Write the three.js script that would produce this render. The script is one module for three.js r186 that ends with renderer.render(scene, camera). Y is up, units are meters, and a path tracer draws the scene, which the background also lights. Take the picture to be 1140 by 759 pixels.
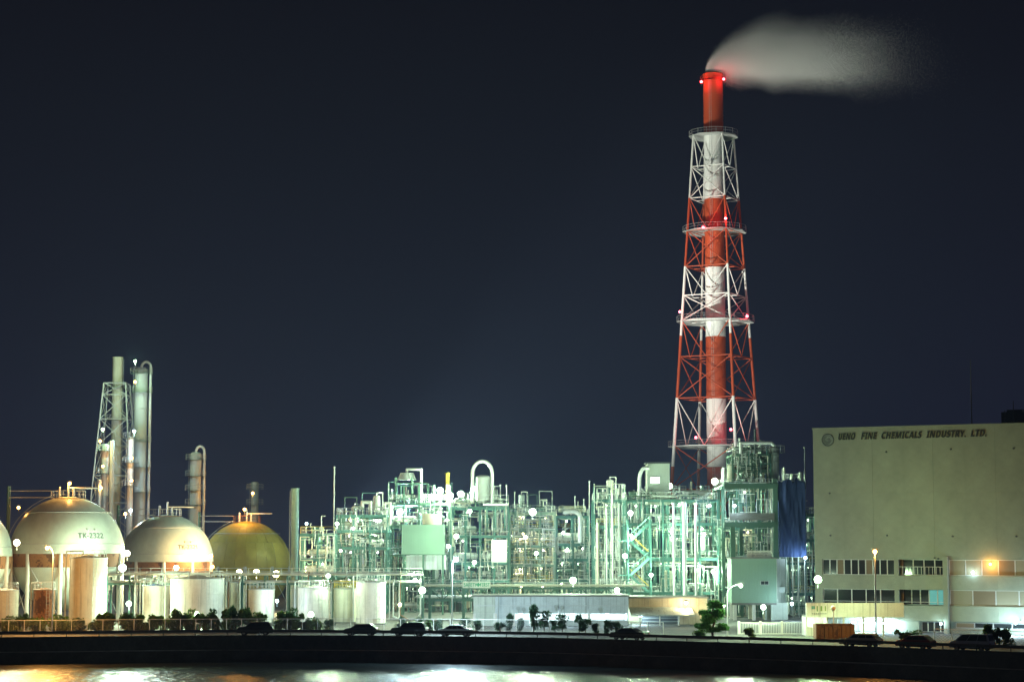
import * as THREE from 'three';
import { mergeGeometries } from 'three/addons/utils/BufferGeometryUtils.js';
import { FontLoader } from 'three/addons/loaders/FontLoader.js';
import { TextGeometry } from 'three/addons/geometries/TextGeometry.js';

// ------------------------------------------------------------------ camera, sky, moon, exposure
const F = 2200, CX = 570, CY = 379.5, EYE = 12, PITCH = Math.atan(220.5 / F);
const scene = new THREE.Scene();
const camera = new THREE.PerspectiveCamera(2 * Math.atan(CY / F) * 180 / Math.PI, 1140 / 759, 0.5, 4000);
camera.position.set(0, EYE, 0);
camera.rotation.set(PITCH, 0, 0);
const renderer = new THREE.WebGLRenderer();
renderer.toneMapping = THREE.LinearToneMapping;
renderer.toneMappingExposure = 1.0;
renderer.shadowMap.enabled = true;
{
  const W = 64, H = 256, d = new Float32Array(W * H * 4);
  for (let j = 0; j < H; j++) {
    const el = ((j + 0.5) / H - 0.5) * Math.PI, t = Math.exp(-Math.max(0, el) / 0.11);
    for (let i = 0; i < W; i++) {
      const o = (j * W + i) * 4;
      d[o] = 0.0034 + 0.012 * t; d[o + 1] = 0.003 + 0.015 * t; d[o + 2] = 0.0056 + 0.033 * t; d[o + 3] = 1;
    }
  }
  const sky = new THREE.DataTexture(d, W, H, THREE.RGBAFormat, THREE.FloatType);
  sky.mapping = THREE.EquirectangularReflectionMapping; sky.magFilter = THREE.LinearFilter; sky.needsUpdate = true;
  scene.background = sky; scene.environment = sky;
}
const moon = new THREE.DirectionalLight(0xcfdcff, 0.05);
moon.position.set(160, 170, 60); moon.target.position.set(0, 0, -300);
moon.castShadow = true; moon.shadow.radius = 1;
Object.assign(moon.shadow.camera, { left: -200, right: 200, top: 200, bottom: -200, near: 1, far: 900 });
scene.add(moon, moon.target);
scene.fog = new THREE.FogExp2(0xb0c8ff, 0.00022);

// ------------------------------------------------------------------ helpers
let seed = 7;
const rnd = () => { seed = (seed + 0x6d2b79f5) | 0; let t = Math.imul(seed ^ (seed >>> 15), 1 | seed); t = (t + Math.imul(t ^ (t >>> 7), 61 | t)) ^ t; return ((t ^ (t >>> 14)) >>> 0) / 4294967296; };
const rr = (a, b) => a + (b - a) * rnd();
const pick = (a) => a[Math.floor(rnd() * a.length)];
const V = (x, y, z) => new THREE.Vector3(x, y, z);
// survey: where the sight line through a point of the picture meets the plane `D` metres away
function at(px, py, D) {
  const dy = D * Math.tan(PITCH + Math.atan((CY - py) / F)), zc = D * Math.cos(PITCH) + dy * Math.sin(PITCH);
  return V((px - CX) * zc / F, EYE + dy, -D);
}
const gx = (px, D) => (px - CX) * (D * Math.cos(PITCH) - EYE * Math.sin(PITCH)) / F;
const hY = (py, D) => at(CX, py, D).y;

const taken = new Map();
function numbered(name) { const n = taken.get(name) ?? 0; taken.set(name, n + 1); return n ? name + '_' + String(n).padStart(3, '0') : name; }
function tag(o, label, category, group, kind) { if (label) o.userData.label = label; if (category) o.userData.category = category; if (group) o.userData.group = group; if (kind) o.userData.kind = kind; return o; }
function thing(name, label, category, group, pos = V(0, 0, 0)) { const g = new THREE.Group(); g.name = numbered(name); g.position.copy(pos); scene.add(g); return tag(g, label, category, group, 'thing'); }
function add(name, geo, mat, parent) { const m = new THREE.Mesh(geo, mat); m.name = parent === scene ? numbered(name) : name; m.castShadow = m.receiveShadow = true; parent.add(m); return m; }
const originOf = (p) => { const v = V(0, 0, 0); for (let o = p; o && o !== scene; o = o.parent) v.add(o.position); return v; };
const UC = new THREE.CylinderGeometry(1, 1, 1, 8), UC16 = new THREE.CylinderGeometry(1, 1, 1, 20), UB = new THREE.BoxGeometry(1, 1, 1), US = new THREE.SphereGeometry(1, 12, 8);
const UP = V(0, 1, 0);
// round bar, square beam and block as parts; places are in the world unless the thing still stands at the origin
function bar(name, a, b, r, mat, parent, fine) {
  const m = add(name, fine ? UC16 : UC, mat, parent), d = b.clone().sub(a), L = d.length();
  m.position.copy(a).addScaledVector(d, 0.5).sub(originOf(parent)); m.quaternion.setFromUnitVectors(UP, d.divideScalar(L || 1)); m.scale.set(r, L, r); return m;
}
function beam(name, a, b, w, h, mat, parent) {
  const m = add(name, UB, mat, parent), d = b.clone().sub(a), L = d.length(), mid = a.clone().addScaledVector(d, 0.5);
  d.divideScalar(L);
  const up = Math.abs(d.y) > 0.99 ? V(0, 0, 1) : UP, x = V(0, 0, 0).crossVectors(up, d).normalize(), y = V(0, 0, 0).crossVectors(d, x);
  m.quaternion.setFromRotationMatrix(new THREE.Matrix4().makeBasis(x, y, d)); m.position.copy(mid).sub(originOf(parent)); m.scale.set(w, h, L); return m;
}
function block(name, x, y, z, w, h, d, mat, parent) { const m = add(name, UB, mat, parent); m.position.set(x, y, z).sub(originOf(parent)); m.scale.set(w, h, d); return m; }
function ball(name, p, r, mat, parent) { const m = add(name, US, mat, parent); m.position.copy(p).sub(originOf(parent)); m.scale.setScalar(r); return m; }
const flat = (g) => { const n = g.index ? g.toNonIndexed() : g; for (const k of Object.keys(n.attributes)) if (!['position', 'normal', 'uv'].includes(k)) n.deleteAttribute(k); return n; };
const merge = (list) => mergeGeometries(list.map(flat));
function gBar(a, b, r, seg = 6) { const d = b.clone().sub(a), L = d.length(), g = new THREE.CylinderGeometry(r, r, L, seg, 1); g.applyQuaternion(new THREE.Quaternion().setFromUnitVectors(UP, d.divideScalar(L || 1))); const m = a.clone().add(b).multiplyScalar(0.5); g.translate(m.x, m.y, m.z); return g; }
function gBox(x, y, z, w, h, d) { return new THREE.BoxGeometry(w, h, d).translate(x, y, z); }
function gPipe(pts, r, seg = 8) {
  const out = [];
  for (let i = 0; i < pts.length - 1; i++) { out.push(gBar(pts[i], pts[i + 1], r, seg)); if (i) out.push(new THREE.SphereGeometry(r * 1.02, seg, 6).translate(pts[i].x, pts[i].y, pts[i].z)); }
  return merge(out);
}
// a merged geometry given in world places, put under `parent`
function put(name, geo, mat, parent) { const o = originOf(parent); geo.translate(-o.x, -o.y, -o.z); return add(name, geo, mat, parent); }
function metric(g, s = 1) { // texture coordinates in metres, by the face's main axis
  g = flat(g); const p = g.attributes.position, n = g.attributes.normal, uv = g.attributes.uv ?? new THREE.BufferAttribute(new Float32Array(p.count * 2), 2);
  for (let i = 0; i < p.count; i += 3) {
    let nx = 0, ny = 0, nz = 0; for (let k = 0; k < 3; k++) { nx += Math.abs(n.getX(i + k)); ny += Math.abs(n.getY(i + k)); nz += Math.abs(n.getZ(i + k)); }
    for (let k = i; k < i + 3; k++) { const x = p.getX(k), y = p.getY(k), z = p.getZ(k); if (ny >= nx && ny >= nz) uv.setXY(k, x * s, z * s); else if (nx >= nz) uv.setXY(k, z * s, y * s); else uv.setXY(k, x * s, y * s); }
  }
  g.setAttribute('uv', uv); return g;
}
const ORD = ['first', 'second', 'third', 'fourth', 'fifth', 'sixth', 'seventh', 'eighth', 'ninth', 'tenth', 'eleventh', 'twelfth', 'thirteenth', 'fourteenth', 'fifteenth', 'sixteenth', 'seventeenth', 'eighteenth', 'nineteenth', 'twentieth', 'twenty-first', 'twenty-second', 'twenty-third', 'twenty-fourth', 'twenty-fifth', 'twenty-sixth', 'twenty-seventh', 'twenty-eighth', 'twenty-ninth', 'thirtieth', 'thirty-first', 'thirty-second'];
const ord = (k) => ORD[k] ?? (k + 1) + 'th';

// ------------------------------------------------------------------ procedural textures
function noiseGrid(n, s) { const g = new Float32Array(n * n); let q = s; for (let i = 0; i < n * n; i++) { q = (Math.imul(q, 1664525) + 1013904223) | 0; g[i] = (q >>> 8) / 16777216; } return (x, y) => { const X = Math.floor(x), Y = Math.floor(y), fx = x - X, fy = y - Y, a = fx * fx * (3 - 2 * fx), b = fy * fy * (3 - 2 * fy), m = (i, j) => g[(((j % n) + n) % n) * n + (((i % n) + n) % n)]; return (m(X, Y) * (1 - a) + m(X + 1, Y) * a) * (1 - b) + (m(X, Y + 1) * (1 - a) + m(X + 1, Y + 1) * a) * b; }; }
function tex(N, f, srgb = true, rep = 1) {
  const d = new Uint8Array(N * N * 4);
  for (let y = 0; y < N; y++) for (let x = 0; x < N; x++) { const c = f(x / N, y / N), o = (y * N + x) * 4; d[o] = Math.max(0, Math.min(255, c[0] * 255)); d[o + 1] = Math.max(0, Math.min(255, c[1] * 255)); d[o + 2] = Math.max(0, Math.min(255, c[2] * 255)); d[o + 3] = 255; }
  const t = new THREE.DataTexture(d, N, N, THREE.RGBAFormat); t.wrapS = t.wrapT = THREE.RepeatWrapping; t.magFilter = THREE.LinearFilter; t.repeat.set(rep, rep); if (srgb) t.colorSpace = THREE.SRGBColorSpace; t.needsUpdate = true; return t;
}
const nA = noiseGrid(8, 11), nB = noiseGrid(32, 5), nC = noiseGrid(128, 9);
const fbm = (u, v) => nA(u * 8, v * 8) * 0.5 + nB(u * 32, v * 32) * 0.3 + nC(u * 128, v * 128) * 0.2;
const tMottle = tex(256, (u, v) => { const k = 0.82 + 0.26 * (fbm(u, v) - 0.3); return [k, k, k]; }, true, 1 / 9);
const tWeather = tex(512, (u, v) => { // thin run marks under rough patches
  const run = Math.max(0, nC(u * 128, v * 4) - 0.62) * nB(u * 32, v * 2), k = 0.9 + 0.16 * (fbm(u, v) - 0.4) - run * 0.9; return [k, k * 0.985, k * 0.96]; }, true, 1 / 14);
const tWall = tex(512, (u, v) => { const k = 0.9 + 0.14 * (fbm(u, v) - 0.4) + 0.03 * (nB(u * 16, v * 2) - 0.5); return [k, k, k * 0.985]; }, true, 1 / 17);
const tConcrete = tex(512, (u, v) => { const k = 0.78 + 0.4 * (fbm(u, v) - 0.4) - (nC(u * 128, v * 128) > 0.93 ? 0.12 : 0); return [k, k, k]; }, true, 1 / 6);
const tGrain = tex(256, (u, v) => { const k = fbm(u, v) * 0.4 + nC(u * 128, v * 128) * 0.6; return [k, k, k]; }, false, 1 / 2);
const tRust = tex(512, (u, v) => { const p = fbm(u, v), r = nB(u * 32, v * 8) * nA(u * 8, v * 8), k = p > 0.56 || r > 0.55 ? 0.62 : 1; return [0.9 * (k + 0.1 * p), 0.9 * (k * 0.97), 0.9 * (k * 0.9)]; }, true, 1 / 8);
const tWave = tex(512, (u, v) => { const k = 0.45 * nA(u * 8, v * 8) + 0.35 * nB(u * 32, v * 32) + 0.2 * nC(u * 64, v * 64); return [k, k, k]; }, false, 1 / 24);

// ------------------------------------------------------------------ materials
const S = (r, g, b, rough = 0.6, metal = 0, extra = {}) => { const m = new THREE.MeshStandardMaterial({ roughness: rough, metalness: metal, ...extra }); m.color.setRGB(r, g, b); return m; };
const leafy = (r, g, b) => { const m = new THREE.MeshPhysicalMaterial({ roughness: 1, transmission: 0.5, thickness: 0, specularIntensity: 0.3 }); m.color.setRGB(r, g, b); return m; };
const M = {
  asphalt: S(0.13, 0.125, 0.12, 0.9, 0, { map: tConcrete, bumpMap: tGrain, bumpScale: 0.01 }),
  ground: S(0.16, 0.155, 0.145, 0.92, 0, { map: tConcrete }),
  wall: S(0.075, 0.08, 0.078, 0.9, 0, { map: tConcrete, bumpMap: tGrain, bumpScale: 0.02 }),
  kerb: S(0.3, 0.29, 0.27, 0.85, 0, { map: tConcrete }),
  water: S(0.012, 0.02, 0.022, 0.26, 0, { bumpMap: tWave, bumpScale: 0.3 }),
  whitePaint: S(0.78, 0.78, 0.76, 0.45, 0, { map: tWeather }),
  cream: S(0.68, 0.66, 0.56, 0.6, 0, { map: tWeather }),
  spherePaint: S(0.7, 0.76, 0.71, 0.4, 0, { map: tWall }),
  brownBand: S(0.34, 0.17, 0.08, 0.7, 0, { map: tRust }),
  rust: S(0.33, 0.17, 0.09, 0.8, 0, { map: tRust }),
  silver: S(0.62, 0.63, 0.62, 0.4, 0.2), silverDull: S(0.46, 0.48, 0.46, 0.5, 0.1), galv: S(0.48, 0.5, 0.5, 0.5, 0.15),
  greyPaint: S(0.34, 0.37, 0.36, 0.55), darkSteel: S(0.06, 0.07, 0.075, 0.55, 0.2), black: S(0.015, 0.015, 0.017, 0.5), rubber: S(0.02, 0.02, 0.02, 0.85),
  teal: S(0.065, 0.175, 0.155, 0.5), green: S(0.06, 0.13, 0.092, 0.55), paleGreen: S(0.3, 0.46, 0.36, 0.6, 0, { map: tMottle }), yellow: S(0.7, 0.5, 0.05, 0.5), blueDark: S(0.04, 0.1, 0.28, 0.6),
  red: S(0.44, 0.065, 0.018, 0.55), towerWhite: S(0.78, 0.78, 0.77, 0.5),
  cladPale: S(0.55, 0.62, 0.58, 0.6, 0, { map: tWeather }), cladBlue: S(0.6, 0.68, 0.74, 0.6, 0, { map: tWeather }), beige: S(0.55, 0.46, 0.34, 0.7, 0, { map: tWeather }),
  building: S(0.3, 0.335, 0.27, 0.8, 0, { map: tWall }), brick: S(0.15, 0.115, 0.08, 0.8, 0, { map: tRust }),
  letter: S(0.02, 0.03, 0.03, 0.5), letterGrey: S(0.12, 0.15, 0.14, 0.6), glassDark: S(0.02, 0.024, 0.026, 0.08), blind: S(0.24, 0.22, 0.15, 0.8), curtain: S(0.17, 0.13, 0.08, 0.85),
  leaf: leafy(0.11, 0.22, 0.045), leafDark: leafy(0.06, 0.14, 0.06), pine: leafy(0.07, 0.19, 0.04), bark: S(0.1, 0.07, 0.05, 0.9),
  signGreen: S(0.03, 0.3, 0.14, 0.5), steam: S(0.85, 0.85, 0.85, 1),
};
const paints = { silver: M.silver, grey: M.greyPaint, white: M.whitePaint, teal: M.teal, green: M.green, cream: M.cream };

// ------------------------------------------------------------------ lamps
const HUE = { white: [0.7, 1, 0.66], green: [0.6, 1, 0.5], blue: [0.62, 0.9, 1], warm: [1, 0.86, 0.46], orange: [1, 0.46, 0.1], red: [1, 0.05, 0.07] };
const glow = {};
const bulbMat = (hue, e = 30) => (glow[hue + e] ??= (() => { const m = new THREE.MeshStandardMaterial({ color: 0x222222, roughness: 0.4 }); m.emissive.setRGB(...HUE[hue]); m.emissiveIntensity = e; return m; })());
function light(p, hue, cd, parent, r = 0.2) {
  const L = new THREE.PointLight(0xffffff, cd, 0, 2); L.color.setRGB(...HUE[hue]); L.castShadow = true; L.shadow.radius = r / 0.02; L.position.copy(p).sub(originOf(parent)); parent.add(L); return L;
}
const lensG = new THREE.SphereGeometry(1, 28, 10, 0, 6.2832, 0, 1.2).rotateX(Math.PI / 2).translate(0, 0, -Math.cos(1.2)).scale(1 / Math.sin(1.2), 1 / Math.sin(1.2), 0.8);
const dishG = new THREE.LatheGeometry([[0.25, -0.62], [0.5, -0.55], [1.0, -0.05], [1.07, 0.02], [1.07, 0.1]].map(([a, b]) => new THREE.Vector2(a, b)), 24).rotateX(Math.PI / 2);
function lampAt(p, hue, cd, label, group, r = 0.22, name = 'floodlight') { // r up to 0.24: a bare bulb under a hood; above: a dish with a bulging lens
  const t = thing(name, label, 'lamp', group, p.clone().add(V(0, -r - 0.3, 0)));
  if (r < 0.245) { ball('bulb', p, r, bulbMat(hue), t); block('housing', p.x, p.y + r * 1.5, p.z - 0.05, r * 2.2, r * 0.5, r * 2.2, M.darkSteel, t); }
  else { const m = add('lens', lensG, bulbMat(hue), t); m.position.copy(p).sub(t.position); m.scale.setScalar(r); const d = add('dish', dishG, M.darkSteel, t); d.position.copy(m.position).add(V(0, 0, -0.01)); d.scale.setScalar(r); }
  bar('bracket', p.clone().add(V(0, -r - 0.6, -r * 0.62)), p.clone().add(V(0, r * 0.9, -r * 0.62)), 0.05, M.darkSteel, t);
  light(r < 0.245 ? p : p.clone().add(V(0, 0, r * 0.6 + 0.3)), hue, cd, t, 0.22); return t;
}
function lampPole(base, head, hue, cd, label, mat, r = 0.23, bend = 1) {
  const t = thing('street_lamp', label, 'street lamp', null, base);
  block('base_plate', base.x, base.y + 0.05, base.z, 0.5, 0.1, 0.5, M.kerb, t);
  const top = V(base.x, head.y - 0.1, base.z), pts = [];
  put('pole', gBar(base, V(base.x, head.y - bend, base.z), 0.085, 10), mat, t);
  for (let i = 0; i <= 6; i++) { const a = i / 6 * Math.PI / 2; pts.push(V(base.x + (head.x - base.x) * (1 - Math.cos(a)), head.y + 0.2 - bend - 0.2 + (bend + 0.2) * Math.sin(a), base.z)); }
  put('arm', gPipe(pts, 0.055, 8), mat, t);
  put('lamp_hood', gBox(head.x, head.y + r + 0.08, head.z, 0.75, 0.14, 0.34), M.greyPaint, t);
  ball('bulb', head, r, bulbMat(hue), t);
  light(head, hue, cd, t, r); return t;
}

// ------------------------------------------------------------------ the setting: bank, road, plant ground, water
const bankPts = [[-700, 232], [-300, 238], [0, 242], [300, 247], [600, 241], [740, 233.6], [920, 223.7], [1140, 210], [1500, 190], [1900, 172]].map(([px, D]) => V(gx(px, D), 0, -D));
const bank = new THREE.CatmullRomCurve3(bankPts).getSpacedPoints(200);
const inward = bank.map((p, i) => { const a = bank[Math.max(0, i - 1)], b = bank[Math.min(200, i + 1)], d = b.clone().sub(a).normalize(); return V(d.z, 0, -d.x); });
const bankAt = (i, off, y) => bank[i].clone().addScaledVector(inward[i], off).setY(y);
// the place `off` metres behind the bank's edge on the sight line of picture column px, as a fraction of the curve
function bankIndex(px) { let best = 0, e = 1e9; bank.forEach((p, i) => { const q = Math.abs(CX + F * p.x / (-p.z * Math.cos(PITCH) - EYE * Math.sin(PITCH)) - px); if (q < e) { e = q; best = i; } }); return best; }
function bankSpot(px, off) { const i = bankIndex(px), a = bank[i], n = inward[i]; let p = a.clone().addScaledVector(n, off); p.x = gx(px, -p.z); return { p, turn: Math.atan2(n.x, n.z) }; }
function strip(rows) { // rows: list of [offset, height]
  const pos = [], uv = [], idx = [], R = rows.length; let run = 0;
  for (let i = 0; i <= 200; i++) { if (i) run += bank[i].distanceTo(bank[i - 1]); let v = 0; rows.forEach(([o, y], k) => { if (k) v += Math.hypot(o - rows[k - 1][0], y - rows[k - 1][1]); const p = bankAt(i, o, y); pos.push(p.x, p.y, p.z); uv.push(run, v); }); }
  for (let i = 0; i < 200; i++) for (let k = 0; k < R - 1; k++) { const a = i * R + k, b = a + R; idx.push(a, b, a + 1, b, b + 1, a + 1); }
  const g = new THREE.BufferGeometry(); g.setAttribute('position', new THREE.Float32BufferAttribute(pos, 3)); g.setAttribute('uv', new THREE.Float32BufferAttribute(uv, 2)); g.setIndex(idx); const n = g.toNonIndexed(); n.computeVertexNormals(); return n;
}
const structure = (name, geo, mat, label) => tag(add(name, geo, mat, scene), label, null, null, 'structure');
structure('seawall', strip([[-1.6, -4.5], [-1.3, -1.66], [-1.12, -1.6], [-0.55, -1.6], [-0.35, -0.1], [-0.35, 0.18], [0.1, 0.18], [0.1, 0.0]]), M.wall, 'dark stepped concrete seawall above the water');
structure('seawall_ledge', strip([[-1.2, -1.64], [-1.2, -1.56], [-0.5, -1.56]]), M.kerb, 'pale ledge halfway down the seawall');
structure('road', strip([[0.1, 0.008], [9.2, 0.008]]), M.asphalt, 'asphalt road along the top of the seawall');
structure('kerb', strip([[9.2, 0.0], [9.2, 0.14], [9.5, 0.14], [9.5, 0.0]]), M.kerb, 'pale kerb on the far side of the road');
structure('pavement', strip([[9.5, 0.12], [12.2, 0.12], [12.2, 0.0]]), M.kerb, 'concrete pavement between the road and the plant fence');
structure('road_edge_line', strip([[0.9, 0.013], [1.05, 0.013]]), M.whitePaint, 'white painted line along the road edge');
{
  const pos = [], uv = [], idx = [];
  for (let i = 0; i <= 200; i++) { const a = bankAt(i, 0.1, 0); pos.push(a.x, 0, a.z, a.x * 6, 0, -2600); uv.push(a.x, a.z, a.x * 6, -2600); }
  for (let i = 0; i < 200; i++) { const a = i * 2; idx.push(a, a + 2, a + 1, a + 2, a + 3, a + 1); }
  const g = new THREE.BufferGeometry(); g.setAttribute('position', new THREE.Float32BufferAttribute(pos, 3)); g.setAttribute('uv', new THREE.Float32BufferAttribute(uv, 2)); g.setIndex(idx); g.computeVertexNormals();
  structure('ground', g, M.ground, 'concrete ground of the plant');
  const w = new THREE.PlaneGeometry(900, 330).rotateX(-Math.PI / 2).translate(0, -3, -85);
  structure('water', metric(w), M.water, 'smooth dark canal water mirroring the lamps');
}

// ------------------------------------------------------------------ guardrail, fences
{
  const t = thing('guardrail', 'dark steel guardrail along the seawall edge of the road', 'guardrail');
  let acc = 0, last = null;
  for (let i = 1; i <= 200; i++) {
    acc += bank[i].distanceTo(bank[i - 1]);
    if (acc < 3 && last !== null) continue;
    acc = 0; const p = bankAt(i, 0.32, 0.18);
    bar('post', V(p.x, 0, p.z), V(p.x, 0.82, p.z), 0.06, M.darkSteel, t);
    if (last) { beam('rail', last.clone().setY(0.68), p.clone().setY(0.68), 0.06, 0.3, M.darkSteel, t); beam('rail', last.clone().setY(0.6), p.clone().setY(0.6), 0.12, 0.06, M.darkSteel, t); }
    last = p;
  }
}
function fence(label, px0, px1, off, h, mat, step, wires) {
  const i0 = bankIndex(px0), i1 = bankIndex(px1), pts = [];
  for (let i = i0; i <= i1; i++) pts.push(bankAt(i, off, 0));
  const c = new THREE.CatmullRomCurve3(pts), n = Math.max(2, Math.round(c.getLength() / step)), q = c.getSpacedPoints(n), t = thing('chain_link_fence', label, 'fence', null, q[0]);
  q.forEach((p, k) => {
    bar('post', p, p.clone().setY(h), 0.045, mat, t);
    if (!k) return;
    const a = q[k - 1];
    bar('top_rail', a.clone().setY(h), p.clone().setY(h), 0.035, mat, t);
    const w = []; for (let s = 0; s < wires; s++) { const u0 = s / wires, u1 = (s + 1) / wires, A = a.clone().lerp(p, u0), B = a.clone().lerp(p, u1); for (let y = 0; y < 5; y++) { const y0 = 0.12 + (h - 0.17) * y / 5, y1 = 0.12 + (h - 0.17) * (y + 1) / 5; w.push(gBar(A.clone().setY(y0), B.clone().setY(y1), 0.006, 3), gBar(B.clone().setY(y0), A.clone().setY(y1), 0.006, 3)); } }
    put('wire_mesh', merge(w), M.galv, t);
  });
  return t;
}
fence('low grey chain link fence in front of the sphere tanks', -30, 330, 13, 1.65, M.galv, 2, 5);
fence('pale chain link fence before the middle of the plant', 334, 690, 13, 1.7, M.whitePaint, 2.2, 5);
fence('chain link fence in front of the large office building', 985, 1180, 12.6, 1.7, M.galv, 2.2, 5);

// ------------------------------------------------------------------ tanks
function railing(c, r, y, h, mat, name, parent, n = 20) {
  const g = [];
  for (let k = 0; k < n; k++) { const a = k / n * 6.2832, b = (k + 1) / n * 6.2832, P = (q, yy) => V(c.x + Math.cos(q) * r, yy, c.z + Math.sin(q) * r); g.push(gBar(P(a, y), P(a, y + h), 0.03, 4), gBar(P(a, y + h), P(b, y + h), 0.03, 4), gBar(P(a, y + h * 0.5), P(b, y + h * 0.5), 0.02, 4)); }
  return put(name, merge(g), mat, parent);
}
const ringGeo = (r0, r1, h, seg = 36) => new THREE.CylinderGeometry(r1, r0, h, seg, 1, true);
function gLadder(x, z, y0, y1, nx, nz) { const g = [], s = V(-nz, 0, nx).multiplyScalar(0.22); const a = V(x, y0, z), b = V(x, y1, z); g.push(gBar(a.clone().add(s), b.clone().add(s), 0.025, 4), gBar(a.clone().sub(s), b.clone().sub(s), 0.025, 4)); for (let y = y0 + 0.4; y < y1; y += 0.5) g.push(gBar(V(x, y, z).add(s), V(x, y, z).sub(s), 0.02, 3)); return merge(g); }
function tank(px0, px1, pyTop, D, mat, label, opts = {}) {
  const r = (gx(px1, D) - gx(px0, D)) / 2, H = hY(pyTop, D), c = V(gx((px0 + px1) / 2, D), 0, -D), t = thing('storage_tank', label, 'tank', opts.group, c);
  const n = Math.max(2, Math.round(H / 1.9));
  for (let k = 0; k < n; k++) { const rk = r - (k % 2) * 0.012; const m = put('shell_course', metric(ringGeo(rk, rk, H / n - 0.012).translate(c.x, H * (k + 0.5) / n, c.z)), mat, t); }
  put('roof', new THREE.ConeGeometry(r * 1.01, r * 0.16, 32, 1, true).translate(c.x, H + r * 0.08, c.z), opts.roof ?? mat, t);
  put('rim', new THREE.TorusGeometry(r + 0.03, 0.07, 5, 36).rotateX(Math.PI / 2).translate(c.x, H, c.z), M.galv, t);
  railing(c, r * 0.97, H, 1.05, opts.rail ?? M.galv, 'handrail', t, 18);
  put('ladder', gLadder(c.x + r * 0.55, c.z + r * 0.9, 0, H + 1, 0.5, 0.85), M.galv, t);
  put('nozzle_pipe', gPipe([V(c.x - r * 0.3, H + 0.1, c.z), V(c.x - r * 0.3, H + 0.9, c.z), V(c.x - r * 1.15, H + 0.9, c.z + r * 0.3), V(c.x - r * 1.15, 0.3, c.z + r * 0.3)], 0.09, 8), M.silverDull, t);
  block('foundation', c.x, 0.1, c.z, r * 2.1, 0.2, r * 2.1, M.kerb, t);
  return t;
}
const tanksG = 'cylindrical tanks behind the hedge';
tank(76, 117, 621, 278, M.cream, 'tall cream tank under the left white sphere, lit orange', { group: tanksG });
tank(36, 60, 656, 281, M.rust, 'short rust brown tank left of the orange lit tall tank', { group: tanksG });
tank(-14, 19, 657, 276, M.cream, 'squat cream tank cut by the left picture edge', { group: tanksG });
tank(158, 187, 652, 284, M.whitePaint, 'white tank with blue domed roof just left of the floodlit tank', { group: tanksG, roof: M.blueDark });
tank(189, 248, 644, 282, M.whitePaint, 'widest white tank, glaring in front between second and yellow spheres', { group: tanksG });
tank(249, 272, 648, 292, M.cream, 'narrow cream tank right behind the widest white tank', { group: tanksG });
tank(276, 305, 656, 283, M.cream, 'cream tank in front of the yellow sphere', { group: tanksG });
tank(322, 338, 654, 296, M.galv, 'slim grey tank behind the tank right of the parked utility car', { group: tanksG });
tank(331, 366, 654, 284, M.whitePaint, 'glaring white tank right of the yellow sphere', { group: tanksG });
tank(371, 398, 655, 287, M.cream, 'cream tank with yellow stair, left of the tall grey tank', { group: tanksG, rail: M.yellow });
tank(396, 429, 648, 283, M.whitePaint, 'tall pale tank with banded shell below the teal frames', { group: tanksG });

// ------------------------------------------------------------------ sphere tanks
const font = await new FontLoader().loadAsync('fonts/droid/droid_sans_bold.typeface.json');
function sphereText(str, c, R, lon, lat, size, mat, name, parent) {
  const g = new TextGeometry(str, { font, size, depth: 0.02, curveSegments: 3 }); g.computeBoundingBox(); const w = g.boundingBox.max.x, p = g.attributes.position;
  for (let i = 0; i < p.count; i++) { const a = lon + (p.getX(i) - w / 2) / (R * Math.cos(lat)), b = lat + p.getY(i) / R, rr_ = R + 0.02 + p.getZ(i); p.setXYZ(i, c.x + rr_ * Math.cos(b) * Math.sin(a), c.y + rr_ * Math.sin(b), c.z + rr_ * Math.cos(b) * Math.cos(a)); }
  g.computeVertexNormals(); return put(name, g, mat, parent);
}
function plate(R, lat0, lat1, lon0, lon1, nl) { // one bent steel plate
  const g = new THREE.SphereGeometry(R, nl, Math.max(2, Math.round(nl * 0.7)), lon0, lon1 - lon0, Math.PI / 2 - lat1, lat1 - lat0), p = g.attributes.position, uv = g.attributes.uv;
  for (let i = 0; i < p.count; i++) uv.setXY(i, (lon0 + uv.getX(i) * (lon1 - lon0)) * R, (lat0 + uv.getY(i) * (lat1 - lat0)) * R);
  return g;
}
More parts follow.
